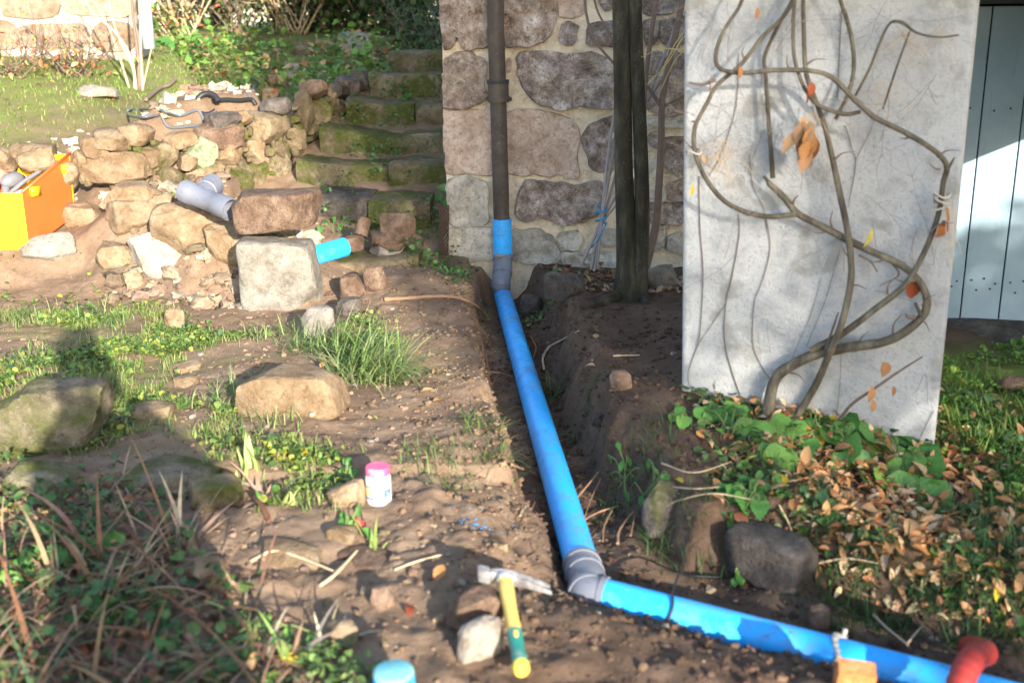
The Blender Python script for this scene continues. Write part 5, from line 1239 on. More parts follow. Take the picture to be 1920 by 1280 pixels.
tuft(895, 800, 110, .12, .004, .4, 'thin grass tuft on the left lip of the trench', GREENS, .06, 1.6, -.3)
tuft(925, 860, 90, .11, .004, .4, 'grass tuft bending over the trench edge left of the long pipe', GREENS, .05, 2.0, -.2)
tuft(860, 915, 60, .07, .0035, .5, 'small sparse grass tuft right of the glue pot', GREENS, .07)
tuft(1040, 740, 70, .14, .004, .3, 'grass hanging into the trench halfway along the long pipe', GREEN_SH, .05, 2.6, 3.6)
tuft(1095, 800, 60, .11, .004, .3, 'small grass tuft on the right trench bank', GREEN_SH, .05, 2.4, 3.6)
tuft(1190, 930, 150, .11, .004, .5, 'weedy grass tuft above the dark rounded stone in the trench side', GREEN_SH, .09, 2.0)
tuft(1240, 1030, 46, .11, .004, .3, 'thin grass blades hanging below the dark rounded stone', GREEN_SH, .05, 2.4, 3.6)
tuft(1300, 960, 120, .10, .004, .5, 'grass tuft right of the dark rounded stone', GREEN_SH, .08, 2.0)
tuft(1560, 1085, 190, .13, .005, .4, 'drooping grass tuft over the large dark angular stone', GREEN_SH, .09, 2.6, -1.6)
tuft(1640, 1120, 130, .13, .005, .4, 'drooping grass on the bank edge above the blue cross pipe', GREEN_SH, .07, 2.6, -1.6)
tuft(1580, 1185, 40, .10, .005, .4, 'small dark grass tuft right beside the muddy stone above the pipe', GREEN_SH, .03, 2.4, -1.6)
tuft(1800, 1090, 240, .15, .0055, .4, 'broad dark grass tuft at the lower right bank', GREEN_SH, .13, 2.4, -1.6)
tuft(1870, 1170, 160, .13, .005, .4, 'grass tuft at the right edge beside the red conduit', GREEN_SH, .09, 2.4, -1.6)
tuft(1880, 830, 260, .14, .006, .4, 'bright green grass tuft in the corner right of the pier', [(.12, .24, .04), (.2, .32, .07), (.28, .36, .1)], .13)
tuft(1800, 790, 160, .10, .005, .4, 'bright low grass at the right foot of the pier', [(.10, .22, .04), (.16, .30, .06)], .10)
tuft(1395, 890, 80, .10, .004, .4, 'thin grass among the dead leaves left of the vine foot', GREENS, .08)
# ---------------------------------------------------------------- dying iris clump, bottom left
ic_ = thing('iris_clump', at_z(200, 1100, .15), 'sprawling iris clump of dead brown strap leaves at the bottom left', 'iris')
def strap(parent, name, px, py, n, L, W, cols_, rad_, droop, lean0, mat):
    p = at_z(px, py, .14); b = p[:2] + rng.normal(0, rad_, (n, 2)); z = H(b[:, 0], b[:, 1])
    V, F, C = blades(np.column_stack([b, z - .01]), rng.uniform(0, 6.28, n), np.abs(rng.normal(lean0, .35, n)), L * rng.uniform(.5, 1.2, n), W * rng.uniform(.6, 1.3, n), rng.uniform(.4, droop, n), pick(cols_, n), 7)
    o = mesh(name, V, F, M[mat], parent, cols=C); return o
DRY = [(.16, .075, .04), (.23, .125, .065), (.33, .21, .115), (.12, .055, .035), (.26, .145, .09)]
for (px, py) in ((60, 1180), (150, 1230), (250, 1130), (320, 1200), (300, 1020), (100, 1040), (20, 1100), (360, 1260), (200, 1010)):
    strap(ic_, 'dead_leaves', px, py, 24, .34, .0155, DRY, .13, 2.4, .95, 'vc_dry')['kind'] = 'stuff'
for (px, py) in ((120, 980), (200, 1060), (60, 960), (290, 1120), (30, 1210)):
    strap(ic_, 'green_leaves', px, py, 10, .20, .009, [(.05, .12, .05), (.07, .15, .06)], .07, 1.2, .3, 'vc_grass')['kind'] = 'stuff'
tuft(350, 1030, 9, .22, .020, .3, 'bleached dead iris leaves beside the yellowish stone', [(.42, .30, .2), (.5, .38, .27), (.38, .24, .16)], .02, .6, 1.2, .35, 'iris_fan', 'iris', 'iris fans', 'vc_dry')
tuft(470, 905, 7, .12, .022, .25, 'cut pale green iris shoots left of the yellow leaf', [(.42, .48, .16), (.36, .46, .14)], .035, .3, 1.9, .2, 'iris_fan', 'iris', 'iris fans')
tuft(500, 935, 8, .17, .018, .4, 'dry pinkish iris leaves at the base of the cut shoots', [(.45, .28, .2), (.50, .36, .26)], .03, 1.6, 3.6, .7, 'iris_fan', 'iris', 'iris fans', 'vc_dry')
tuft(540, 950, 5, .10, .018, .3, 'small cut green iris fan right of the dry pinkish leaves', [(.40, .48, .15)], .02, .4, 1.9, .3, 'iris_fan', 'iris', 'iris fans')
tuft(700, 1040, 5, .11, .014, .3, 'green cut blades below the crimson leaf', [(.36, .46, .12), (.25, .34, .09)], .02, .5, .9, .4, 'iris_fan', 'iris', 'iris fans')
tuft(520, 1220, 12, .16, .018, .4, 'mixed green and pale iris leaves at the bottom centre left', [(.3, .4, .12), (.5, .4, .3), (.42, .26, .2)], .06, 1.2, None, .3, 'iris_fan', 'iris', 'iris fans')
tuft(620, 1210, 7, .13, .014, .4, 'pale dry stalks and shoots left of the upright blue offcut', [(.5, .42, .3), (.36, .42, .14)], .03, .8, None, .3, 'iris_fan', 'iris', 'iris fans')
# ---------------------------------------------------------------- climbing vine on the pier
vine = thing('climbing_vine', slab(1430, 838, .08), 'bare twisted climbing vine tied in loops across the pale pier', 'vine')
def vstem(name, L, W, off, mt='bark_grey', seg=12, n=7, lump=.14, parent=None, top=None):
    off = np.broadcast_to(np.asarray(off, float), (len(L),)) if np.ndim(off) else np.full(len(L), off)
    P = np.array([slab(a, b, o) for (a, b), o in zip(L, off)]); W = np.interp(np.linspace(0, 1, len(L)), np.linspace(0, 1, len(W)), W) if len(W) != len(L) else np.array(W, float)
    r = pr(W, P) * .80
    if top is not None:
        u_ = P[-1] - P[-2]; u_ = u_ / np.linalg.norm(u_); u_[2] = abs(u_[2]); e1 = P[-1] + u_ * .06; e2 = e1 + np.array([u_[0] * .04, 0, .10]); e3 = e2 + np.array([0, 0, top]); P = np.concatenate([P, [e1, e2, e3]]); r = np.append(r, [r[-1]] * 3)
    S = smooth_path(P, n); rs = np.interp(np.linspace(0, len(P) - 1, len(S)), np.arange(len(P)), r); V, F = tube(S, rs, seg); C = np.repeat(S, seg, 0)
    an = np.tile(np.arange(seg), len(S)) * 2 * np.pi / seg; u = np.repeat(np.arange(len(S)), seg) * .35
    f = 1 + lump * (pn(np.cos(an) * 1.3 + u, np.sin(an) * 1.3 + len(L)) + .7 * pn(np.cos(an) * 2 + u * 3, np.sin(an) * 2))
    return mesh(name, C + (V - C) * f[:, None], F, M[mt], parent or vine, sharp=75)
vstem('stem', [(1424, 860), (1432, 810), (1440, 765), (1452, 715), (1475, 690), (1530, 664), (1600, 650), (1660, 640), (1702, 618), (1731, 590), (1738, 562), (1725, 530), (1690, 497), (1640, 474), (1590, 450), (1540, 424), (1495, 400), (1470, 370), (1440, 342)], [28, 27, 27, 26, 25, 24, 23, 22, 21, 20, 18, 17, 17, 17, 17, 17, 16, 16, 13], [.07, .07, .07, .06, .06, .07, .08, .08, .07, .06, .06, .06, .07, .07, .07, .07, .07, .06, .06], n=8, seg=16)
vstem('stem', [(1436, 850), (1490, 785), (1530, 720), (1558, 655), (1580, 600), (1596, 520), (1590, 440), (1572, 350), (1550, 250), (1532, 195), (1512, 140), (1507, 60), (1506, -10)], [19, 18, 17, 16, 16, 16, 15, 15, 13, 12, 11, 10, 10], [.05, .04, .04, .12, .12, .11, .11, .10, .09, .10, .10, .09, .09], seg=14, top=.9)
vstem('stem', [(1520, 656), (1575, 628), (1640, 580), (1700, 530), (1738, 462), (1760, 400), (1768, 345), (1775, 312), (1755, 285), (1700, 250), (1640, 220), (1600, 185), (1560, 146), (1520, 133), (1450, 132), (1395, 137), (1352, 130), (1342, 105), (1356, 60), (1382, 20), (1396, -10)], [17, 16, 15, 14, 13, 13, 13, 13, 13, 13, 13, 12, 12, 11, 11, 11, 10, 10, 9, 9, 8], [.08, .09, .10, .11, .10, .08, .08, .10, .13, .15, .15, .15, .15, .15, .16, .16, .15, .14, .13, .12, .12], seg=14, top=.9)
vstem('stem', [(1496, 402), (1430, 405), (1370, 385), (1330, 345), (1304, 290), (1303, 240), (1325, 195), (1345, 160), (1390, 120), (1430, 70), (1470, 30), (1495, -10)], [13, 12, 12, 11, 11, 10, 10, 10, 10, 10, 9, 9], [.07, .10, .13, .15, .14, .12, .12, .12, .11, .10, .09, .09], top=.9)
vstem('stem', [(1449, 334), (1446, 290), (1440, 210), (1436, 142), (1434, 105), (1459, 49), (1492, -10)], [12, 11, 10, 9, 9, 9, 8], .05, top=.9)
vstem('stem', [(1614, 210), (1582, 214), (1537, 199), (1515, 176), (1500, 146), (1489, 105), (1487, 52), (1491, -10)], [9, 10, 10, 9, 9, 9, 9, 9], .13, top=.9)
vstem('stem', [(1566, 225), (1592, 172), (1601, 120), (1594, 60), (1572, -10)], [9, 10, 10, 10, 10], [.06, .05, .05, .06, .08], top=.9)
vstem('shoot', [(1575, 785), (1600, 755), (1640, 728), (1680, 700), (1730, 668)], [8, 8, 7, 6, 4], [.06, .10, .12, .13, .14], 'twig', 8)
vstem('shoot', [(1604, 180), (1630, 130), (1650, 80), (1668, 45), (1690, 42), (1720, 62), (1760, 70), (1798, 66)], [7, 7, 7, 6, 9, 6, 5, 4], [.12, .13, .13, .12, .12, .12, .12, .12], 'bark_grey', 8)
vstem('shoot', [(1655, 205), (1680, 130), (1700, 75), (1708, 55)], [5, 5, 5, 4], .10, 'bark_grey', 8)
vstem('spur', [(1442, 342), (1432, 330)], [11, 7], .06, 'bark_grey', 10)
vstem('spur', [(1726, 590), (1716, 568)], [9, 7], .075, 'bark_grey', 10); vstem('spur', [(1716, 596), (1702, 594), (1698, 588)], [10, 7, 4], .08, 'twig', 8)
vstem('spur', [(1342, 150), (1318, 158), (1292, 155)], [9, 7, 5], .12, 'twig', 8); vstem('spur', [(1310, 228), (1296, 228)], [8, 4], .12, 'twig', 8)
vstem('spur', [(1770, 330), (1790, 295)], [10, 4], .09, 'bark_grey', 8); vstem('spur', [(1548, 655), (1565, 605), (1572, 585)], [6, 5, 3], .1, 'twig', 7)
vstem('spur', [(1610, 478), (1632, 490), (1645, 510)], [6, 5, 3], .08, 'twig', 7); vstem('spur', [(1668, 488), (1685, 515), (1650, 535)], [5, 4, 2], .06, 'twig', 7)
for L, off in (([(1452, 715), (1530, 664), (1660, 640), (1731, 590), (1725, 530), (1640, 474), (1540, 424), (1470, 370)], .07), ([(1558, 655), (1596, 520), (1590, 440), (1550, 250), (1512, 140), (1507, 60)], .10), ([(1640, 580), (1738, 462), (1768, 345), (1755, 285), (1640, 220), (1520, 133), (1395, 137)], .12), ([(1430, 405), (1330, 345), (1303, 240), (1345, 160), (1430, 70)], .12)):
    for (x0, y0), (x1, y1) in zip(L[:-1], L[1:]):
        for q in range(1 + (rng.random() < .4)):
            t_ = rng.uniform(.1, .9); x, y = x0 + (x1 - x0) * t_, y0 + (y1 - y0) * t_; a = math.atan2(y1 - y0, x1 - x0) + rng.choice([-1, 1]) * rng.uniform(.6, 1.2); l = rng.uniform(16, 52)
            vstem('spur', [(x, y), (x + math.cos(a) * l * .5, y + math.sin(a) * l * .5), (x + math.cos(a + .3) * l, y + math.sin(a + .3) * l)], [6, 3.5, 1.6], [off, off + .012, off + .02], 'twig', 6, 4)
# thin dark creepers clinging to the render
for L, W in (([(1384, 400), (1386, 440), (1372, 520), (1361, 569), (1359, 644), (1380, 719), (1396, 765), (1402, 800)], [4, 5, 5, 5, 5, 5, 4, 4]), ([(1436, 407), (1444, 467), (1428, 530), (1414, 569), (1412, 644), (1430, 690), (1446, 712)], [4, 4, 4, 4, 4, 4, 3]),
             ([(1311, 330), (1312, 420), (1318, 512), (1312, 625), (1296, 680), (1290, 700), (1298, 730), (1350, 770)], [5, 5, 5, 4, 4, 3, 3, 3]), ([(1575, 467), (1560, 520), (1545, 570), (1512, 650)], [3, 3, 3, 3]), ([(1540, 520), (1520, 590), (1490, 660), (1478, 700)], [2, 2, 2, 2]),
             ([(1361, 569), (1340, 600), (1310, 645), (1296, 680)], [3, 3, 3, 3]), ([(1405, 290), (1412, 350), (1432, 390), (1438, 430)], [3, 3, 3, 3]), ([(1585, 235), (1598, 280), (1604, 310), (1590, 390)], [4, 4, 4, 3]), ([(1650, 205), (1625, 260), (1604, 300)], [3, 3, 3]),
             ([(1577, 640), (1575, 720), (1566, 800)], [3, 2, 2]), ([(1718, 735), (1736, 700), (1740, 760)], [2, 2, 2]), ([(1750, 770), (1730, 810), (1712, 850)], [3, 3, 3]), ([(1385, 100), (1380, 200), (1352, 290), (1330, 330)], [4, 4, 4, 3]), ([(1578, 20), (1574, 100), (1570, 190)], [5, 5, 4])):
    vstem('creeper', L, [v_ * .5 for v_ in W], .006, 'twig', 6, 6)
# fine dry twigs
tw = MB(); 
def fine(L, off, w_, mt=None):
    P = np.array([slab(a, b, o) for (a, b), o in zip(L, np.broadcast_to(off, (len(L),)))]); S = smooth_path(P, 5); tw.add(*tube(S, np.linspace(w_, w_ * .45, len(S)), 5))
for _ in range(64):
    x = rng.uniform(1295, 1770); y = rng.uniform(-10, 330) if rng.random() < .85 else rng.uniform(330, 620)
    a = rng.normal(1.57, .7) + (3.14 if rng.random() < .5 else 0); l = rng.uniform(60, 190); L = [(x, y)]; o0 = rng.uniform(.01, .10)
    for k in range(5): a += rng.normal(0, .22); L.append((np.clip(L[-1][0] + math.cos(a) * l / 5, 1286, 1800 - .1 * y), L[-1][1] + math.sin(a) * l / 5))
    w0 = rng.uniform(.0008, .0015); fine(L, np.linspace(o0, o0 + rng.normal(0, .03), 6), w0)
    for q in range(rng.integers(1, 4)):
        k = rng.integers(1, 5); a2 = a + rng.choice([-1, 1]) * rng.uniform(.5, 1.1); l2 = l * rng.uniform(.2, .5); p_ = L[k]
        fine([p_, (p_[0] + math.cos(a2) * l2 * .5, p_[1] + math.sin(a2) * l2 * .5), (p_[0] + math.cos(a2 + .2) * l2, p_[1] + math.sin(a2 + .2) * l2)], o0, w0 * .7)
tw.build('fine_twigs', M['cane'], vine)['kind'] = 'stuff'
tw = MB()
for (x, y), n in (((1360, 265), 26), ((1340, 290), 14), ((1700, 60), 22), ((1660, 160), 16), ((1760, 60), 10), ((1520, 215), 16)):
    for _ in range(n):
        a = rng.uniform(.3, 2.6); l = rng.uniform(40, 130); L = [(x + rng.normal(0, 8), y + rng.normal(0, 8))]
        for k in range(4): a += rng.normal(.12, .25); L.append((np.clip(L[-1][0] + math.cos(a) * l / 4, 1286, 1800), L[-1][1] + math.sin(a) * l / 4))
        fine(L, np.linspace(.10, rng.uniform(.03, .16), 5), .0008)
tw.build('dry_tendrils', M['twig_pale'], vine)['kind'] = 'stuff'
# ties
for (x, y, o) in ((1766, 378, .08), (1764, 392, .08), (1767, 366, .08), (1301, 285, .14)):
    c = slab(x, y, o); pts = [c + .024 * np.array([math.cos(a), .9 * math.sin(a), .25 * math.sin(a * 2 + x)]) for a in np.linspace(0, 6.6, 16)]
    V, F = tube(np.array(pts), .003, 6); mesh('string_tie', V, F, M['string'], vine)
fr = MB()
for k in range(9): x = 1780 + rng.normal(0, 6); P = np.array([slab(x, 375, .09), slab(x + rng.normal(4, 6), 430, .10), slab(x + rng.normal(-2, 8), 470 + rng.uniform(-30, 30), .10)]); fr.add(*tube(smooth_path(P, 4), .0012, 4))
fr.build('string_ends', M['string'], vine)['kind'] = 'stuff'
# leaves left on the vine (single leaf meshes)
LEAF = {}
def leaf_mesh(kind, s):
    if (kind, s) not in LEAF:
        V, F = leaf_tpl(kind, s); me = bpy.data.meshes.new('leaf'); me.from_pydata(V.tolist(), [], F); me.update(); me.polygons.foreach_set('use_smooth', np.ones(len(F), bool)); LEAF[(kind, s)] = me
    return LEAF[(kind, s)]
def leaf_obj(name, kind, s, P, size, eul, mat, parent=None, wide=1.):
    me = leaf_mesh(kind, s); key = (kind, s, mat)
    if key not in LEAF: m2 = me.copy(); m2.materials.append(M[mat]); LEAF[key] = m2
    o = bpy.data.objects.new(name, LEAF[key]); _link(o, parent); o.location = tuple(np.asarray(P) - (ORG[parent] if parent is not None else 0)); o.rotation_euler = eul; o.scale = (size, size * wide, size); return o
for (x, y, o, sz, eu, mt, k, wd) in ((1636, 440, .11, .085, (1.3, 1.9, .2), 'yellowleaf', 'lance', 1.1), (1770, 425, .09, .075, (1.4, 1.9, .1), 'redleaf', 'round', .8), (1775, 400, .10, .08, (1.2, 1.5, .4), 'deadleaf', 'oval', 1.3), (1704, 540, .05, .075, (1.4, 1.2, 0), 'redleaf', 'round', 1.), (1655, 690, .14, .07, (1.3, 1.4, .2), 'deadleaf', 'round', 1.), (1634, 735, .13, .075, (1.2, 1.6, 0), 'deadleaf', 'oval', 1.2),
                             (1637, 760, .13, .06, (1.4, 1.5, 0), 'deadleaf', 'oval', 1.), (1675, 735, .13, .05, (1.2, 1.5, 0), 'deadleaf', 'oval', 1.), (1522, 165, .16, .06, (1.5, 1.6, 0), 'redleaf', 'oval', 1.2), (1512, 185, .16, .05, (1.2, 1.2, 1), 'redleaf', 'oval', 1.2), (1388, 136, .17, .05, (1.2, 1.6, 0), 'deadleaf', 'oval', 1.), (1420, 25, .10, .05, (1.2, 1.6, 0), 'deadleaf', 'oval', 1.), (1300, 355, .10, .06, (1.5, 1.7, 0), 'yellowleaf', 'lance', 1.), (1316, 302, .14, .04, (1.2, 1.2, 0), 'deadleaf', 'oval', 1.)):
    leaf_obj('leaf', k, 2, slab(x, y - 12, o), sz * .78, eu, mt, vine, wd)
for k in range(16): # shrivelled brown leaf bunch
    leaf_obj('withered_leaf', 'oval', 1 + k % 4, slab(1514 + rng.normal(0, 7), 238 + rng.normal(0, 8) + (k % 3) * 12, .16 + rng.normal(0, .02)), rng.uniform(.055, .10), (rng.normal(0, .6), 1.45 + rng.normal(0, .25), rng.uniform(0, 6.28)), 'deadleaf', vine, 1.1)
# ---------------------------------------------------------------- broad leaved plants at the pier foot
def leafy(label, spots, size, name='broadleaf_plant', mat='greenleaf', kind='heart', group='broad leaved plants', wide=1., up=.10):
    b = ground(*spots[0][:2]) if len(spots[0]) == 2 else ground(spots[0][0], spots[0][1]); b = ground(np.mean([s[0] for s in spots]), np.mean([s[1] for s in spots]) + 25)
    t = thing(name, b, label, 'plant', group)
    for (px, py) in spots:
        g_ = ground(px, py + 10); P = at(px, py, g_[1] - rng.uniform(.0, .04)); 
        if P[2] < g_[2] + .02: P[2] = g_[2] + .03
        az = rng.uniform(-2.6, -.5); s_ = size * rng.uniform(.8, 1.2)
        fw = np.array([math.cos(az), math.sin(az), 0]); P0 = P - fw * s_ * .45
        o = leaf_obj('leaf', kind, rng.integers(1, 5), P0, s_, (rng.normal(0, .25), rng.uniform(.35, 1.0), az), mat, t, wide)
        mid_ = (P0 + b) / 2 + [0, 0, .03]; V, F = tube(smooth_path([b + [rng.normal(0, .02), rng.normal(0, .02), -.01], mid_, P0], 4), .0022, 5); mesh('stalk', V, F, M['stem'], t)
    return t
leafy('large bright green broad leaved plant at the middle foot of the pier', [(1590, 815), (1635, 785), (1570, 845), (1610, 870), (1660, 835), (1545, 800), (1600, 840), (1570, 800), (1620, 820)], .17)
leafy('dark green broad leaved plant at the right foot of the pier', [(1660, 865), (1695, 850), (1720, 885), (1690, 815), (1650, 880), (1740, 870), (1715, 930), (1735, 910), (1700, 900)], .17)
leafy('green broad leaved plant in front of the vine foot', [(1525, 830), (1545, 855), (1500, 845), (1470, 800), (1465, 850), (1450, 860)], .12)
leafy('small green plant at the left foot of the pier', [(1345, 785), (1370, 775), (1390, 800), (1335, 775), (1375, 810), (1405, 805)], .10)
leafy('pair of rounded green leaves left of the pier corner', [(1275, 772), (1262, 778), (1282, 785)], .055, kind='round')
leafy('light green leafy weed on the bank left of the litter', [(1395, 905), (1420, 920), (1440, 910), (1400, 935), (1430, 945), (1385, 925), (1425, 960), (1360, 920)], .055)
leafy('yellowing leafy weed at the top of the trench bank', [(1378, 985), (1395, 992), (1388, 975)], .045)
leafy('yellow leaved plant behind the broad green leaves', [(1525, 785), (1540, 795), (1520, 805), (1550, 775), (1535, 765), (1515, 790)], .12, mat='yellowleaf', kind='oval', wide=1.4)
leafy('small weed with rounded leaves by the mossy step edge', [(822, 365), (835, 380), (828, 350), (840, 372)], .06, kind='round')
leafy('weed with upright leaves on the fourth step', [(765, 165), (775, 150), (760, 178), (785, 160)], .08)
leafy('bright green garden plant in the far bed by the downpipe', [(325, 80), (345, 60), (370, 70), (355, 90), (310, 75), (420, 80), (430, 72), (340, 75)], .22)
leafy('small leafy weed hanging in the trench above the wire', [(1380, 1055), (1390, 1075), (1378, 1085)], .035, kind='round')
leafy('bunch of weed leaves on the trench side above the dark rounded stone', [(1145, 855), (1165, 880), (1180, 865), (1150, 900), (1190, 910), (1205, 895), (1175, 930), (1160, 840), (1200, 940)], .036, kind='oval')
leafy('green weed with red stalks at the right end of the root', [(1230, 880), (1245, 890), (1215, 870), (1250, 905), (1222, 915)], .036, kind='oval')
leafy('leafy weed by the crimson leaf', [(650, 965), (660, 985), (640, 975), (672, 960), (690, 1000)], .05, kind='oval')
leafy('small plant beneath the shadow of the glue pot', [(652, 878), (660, 888), (645, 886)], .035, kind='round')
leafy('round leaved weed under the big step block', [(610, 415), (625, 408), (640, 420), (660, 412), (600, 425), (650, 405)], .05, kind='round')
leafy('green ivy sprig left among the dead iris leaves', [(150, 1030), (130, 1015), (170, 1045), (200, 1020), (145, 1055)], .07)
leafy('yellow green sprig at the left edge of the dead iris', [(60, 1045), (40, 1060), (90, 1040), (25, 1095)], .075, mat='greenleaf')
leafy('wide green leaves near the orange leaflets', [(200, 1180), (185, 1160), (310, 1130), (320, 1110), (190, 1140)], .06, kind='round')
leafy('green seedling patch right of the dead iris', [(430, 1165), (450, 1150), (480, 1175), (500, 1160), (470, 1200), (540, 1180), (440, 1210), (585, 1190)], .032, kind='round')
# ---------------------------------------------------------------- individual leaves
def fallen(px, py, size, mat, label, kind='oval', group='fallen leaves', tilt=.3, wide=1., lift=.012, cat='leaf'):
    P = ground(px, py); o = leaf_obj('fallen_leaf', kind, rng.integers(1, 6), P + [0, 0, lift], size, (rng.normal(0, tilt), rng.normal(0, tilt), rng.uniform(0, 6.28)), mat, None, wide); return tag(o, label, cat, group)
for a in ((535, 862, .11, 'yellowleaf', 'large yellow leaf lying on the soil right of the cut iris shoots', 'heart', .8), (683, 985, .055, 'pinkleaf', 'crimson leaf lying on the small weed below the glue pot', 'round', 1.), (770, 1165, .05, 'redleaf', 'orange oval leaf on the bare soil left of the hammer', 'oval', 1.), (815, 1098, .05, 'deadleaf', 'pinkish brown leaf on the soil left of the hammer head', 'oval', 1.2),
          (140, 1200, .05, 'redleaf', 'upper orange leaflet in the dark ivy', 'round', 1.), (128, 1235, .05, 'redleaf', 'lower bright red leaflet in the dark ivy', 'round', 1.), (165, 1222, .045, 'redleaf', 'right hand orange leaflet in the dark ivy', 'round', 1.), (455, 1200, .055, 'redleaf', 'orange leaf among the green seedlings', 'round', 1.1), (520, 1240, .07, 'yellowleaf', 'yellow leaf among the iris leaves at the bottom', 'oval', 1.1),
          (1116, 695, .05, 'deadleaf', 'orange brown leaf standing on the spoil mound', 'oval', 1.), (1068, 690, .045, 'redleaf', 'red brown leaf at the right trench lip', 'oval', 1.), (790, 660, .05, 'deadleaf', 'brown leaf on the bare soil right of the long grass tuft', 'oval', 1.), (822, 700, .045, 'deadleaf', 'tan leaf on the bare soil above the trench grass', 'oval', 1.), (950, 720, .05, 'deadleaf', 'brown leaf in the trench beside the long pipe', 'oval', 1.),
          (1080, 1085, .035, 'redleaf', 'rusty orange leaf touching the near grey bend', 'oval', 1.), (865, 512, .04, 'deadleaf', 'small pale leaf on the soil by the house corner', 'oval', 1.), (1780, 700, .05, 'yellowleaf', 'yellow leaf in the grass right of the pier', 'round', 1.), (1812, 815, .08, 'deadleaf', 'big pale curled leaf in the grass right of the pier', 'round', 1.), (1812, 715, .05, 'yellowleaf', 'upright yellow leaf below the doorstep', 'oval', 1.),
          (1650, 900, .06, 'yellowleaf', 'yellow leaf lying below the dark broad leaved plant', 'oval', 1.1), (1280, 915, .06, 'yellowleaf', 'pale yellow leaf on the bank above the dark rounded stone', 'lance', 1.3), (1470, 915, .05, 'yellowleaf', 'yellow leaf at the edge of the light green weed', 'oval', 1.1), (1870, 1120, .05, 'yellowleaf', 'yellow green leaf at the right edge of the bank', 'lance', 1.2), (10, 695, .10, 'yellowleaf', 'yellow green leaf at the left edge above the mossy boulder', 'lance', 1.6), (225, 535, .03, 'paper', 'skip', 'oval', 1)):
    if a[4] == 'skip': continue
    fallen(a[0], a[1], a[2] * 1.1, a[3], a[4], a[5], wide=a[6], tilt=.12 if a[5] != 'oval' else .3)
n_ = 0
while n_ < 200:
    x, y = rng.uniform(1330, 1915), rng.uniform(835, 1130)
    if y < 850 + (x > 1760) * -10 or y > 1010 + .25 * (x - 1400) or (x < 1470 and rng.random() < .5): continue
    if pn(x * .012, y * .016) < -.12: continue
    fallen(x, y, rng.uniform(.038, .068), 'deadleaf', 'curled brown fallen leaf lying on the weedy bank below the pier', 'oval' if rng.random() < .62 else 'lance', 'fallen leaves on the bank', .55, rng.uniform(.8, 1.3), rng.uniform(.008, .03)); n_ += 1
for k in range(26): fallen(rng.uniform(1010, 1260), rng.uniform(495, 545) , rng.uniform(.05, .085), 'deadleaf', 'dull brown fallen leaf at the foot of the stone wall', 'oval', 'fallen leaves at the wall foot', .5, 1.1)
# ---------------------------------------------------------------- roots and sticks
def gpath(L, lift=.008): return np.array([ground(a, b) + [0, 0, (lift if np.ndim(lift) == 0 else lift[i])] for i, (a, b) in enumerate(L)])
def stick(L, W, label, name='root', mt='root', lift=.008, group='roots and sticks'):
    P = gpath(L, lift); S = smooth_path(P, 6); W = np.interp(np.linspace(0, 1, len(S)), np.linspace(0, 1, len(W)), W); r = W / 2 * np.array([depth(p) for p in S]) / FPX
    return tag(mesh(name, *tube(S, r * (1 + .12 * np.sin(np.arange(len(S)) * 1.9)), 7), M[mt], sharp=70), label, name, group)
stick([(722, 566), (760, 568), (810, 567), (850, 572), (880, 586), (905, 604), (918, 616)], [9, 7, 7, 6, 5, 4, 2], 'long orange brown root running across the soil into the trench', lift=[.01, .02, .03, .04, .05, .06, .05])
stick([(840, 570), (870, 566), (890, 560)], [5, 4, 3], 'short root branch above the long orange root', lift=.03)
stick([(1020, 700), (1018, 680), (1028, 660), (1048, 650), (1085, 636)], [4, 5, 5, 4, 2], 'pale forked root on the right side of the trench', mt='twig_pale', lift=.02)
stick([(1150, 672), (1180, 670), (1200, 669)], [3, 3, 2], 'pale twig on the dark spoil mound', 'twig', 'twig_pale')
stick([(912, 710), (940, 713), (960, 718)], [4, 4, 2], 'thin root in the trench bottom', mt='root', lift=.03)
stick([(600, 1108), (630, 1085), (670, 1040)], [7, 7, 5], 'pale dry stick on the soil below the low flat stone', 'stick', 'twig_pale', .012)
stick([(470, 1062), (510, 1045), (560, 1055), (625, 1078)], [6, 6, 5, 4], 'dry iris stalk lying across the bare earth', 'stick', 'twig_pale', .012)
stick([(585, 790), (600, 778), (603, 765), (598, 750)], [8, 7, 5, 4], 'curled dry stalk leaning on the flat topped rock', 'stick', 'twig_pale', .02)
stick([(975, 975), (980, 965), (986, 955)], [4, 4, 3], 'tiny straw on the soil left of the long pipe', 'straw', 'twig_pale', .012)
stick([(740, 1078), (780, 1064), (830, 1048)], [4, 4, 3], 'thin straw above the pebble left of the hammer', 'straw', 'twig_pale', .012)
for k, (L, W, lab) in enumerate((([(1075, 954), (1100, 925), (1122, 900)], [5, 4, 3], 'reddish root in the trench side nearest the long pipe'), ([(1090, 992), (1120, 975), (1160, 962)], [4, 4, 3], 'root slanting across the trench side below the weeds'), ([(1158, 1036), (1160, 1010), (1178, 985), (1188, 972)], [6, 5, 4, 3], 'orange root curving down the trench side'), ([(1130, 1030), (1133, 1000), (1150, 965)], [3, 3, 3], 'thin root left of the orange curving root'), ([(1182, 1020), (1186, 1000), (1190, 980)], [3, 3, 2], 'thin root right of the orange curving root'),
                           ([(960, 888), (985, 893), (1005, 900)], [5, 4, 3], 'reddish root at the left trench edge below the grass'), ([(1095, 985), (1108, 950), (1126, 915)], [2, 2, 2], 'hair thin root behind the reddish root'), ([(995, 640), (1005, 660), (1000, 680)], [2, 3, 2], 'thin root tangle strand at the right trench edge'))):
    stick(L, W, lab, mt='root', lift=.025)
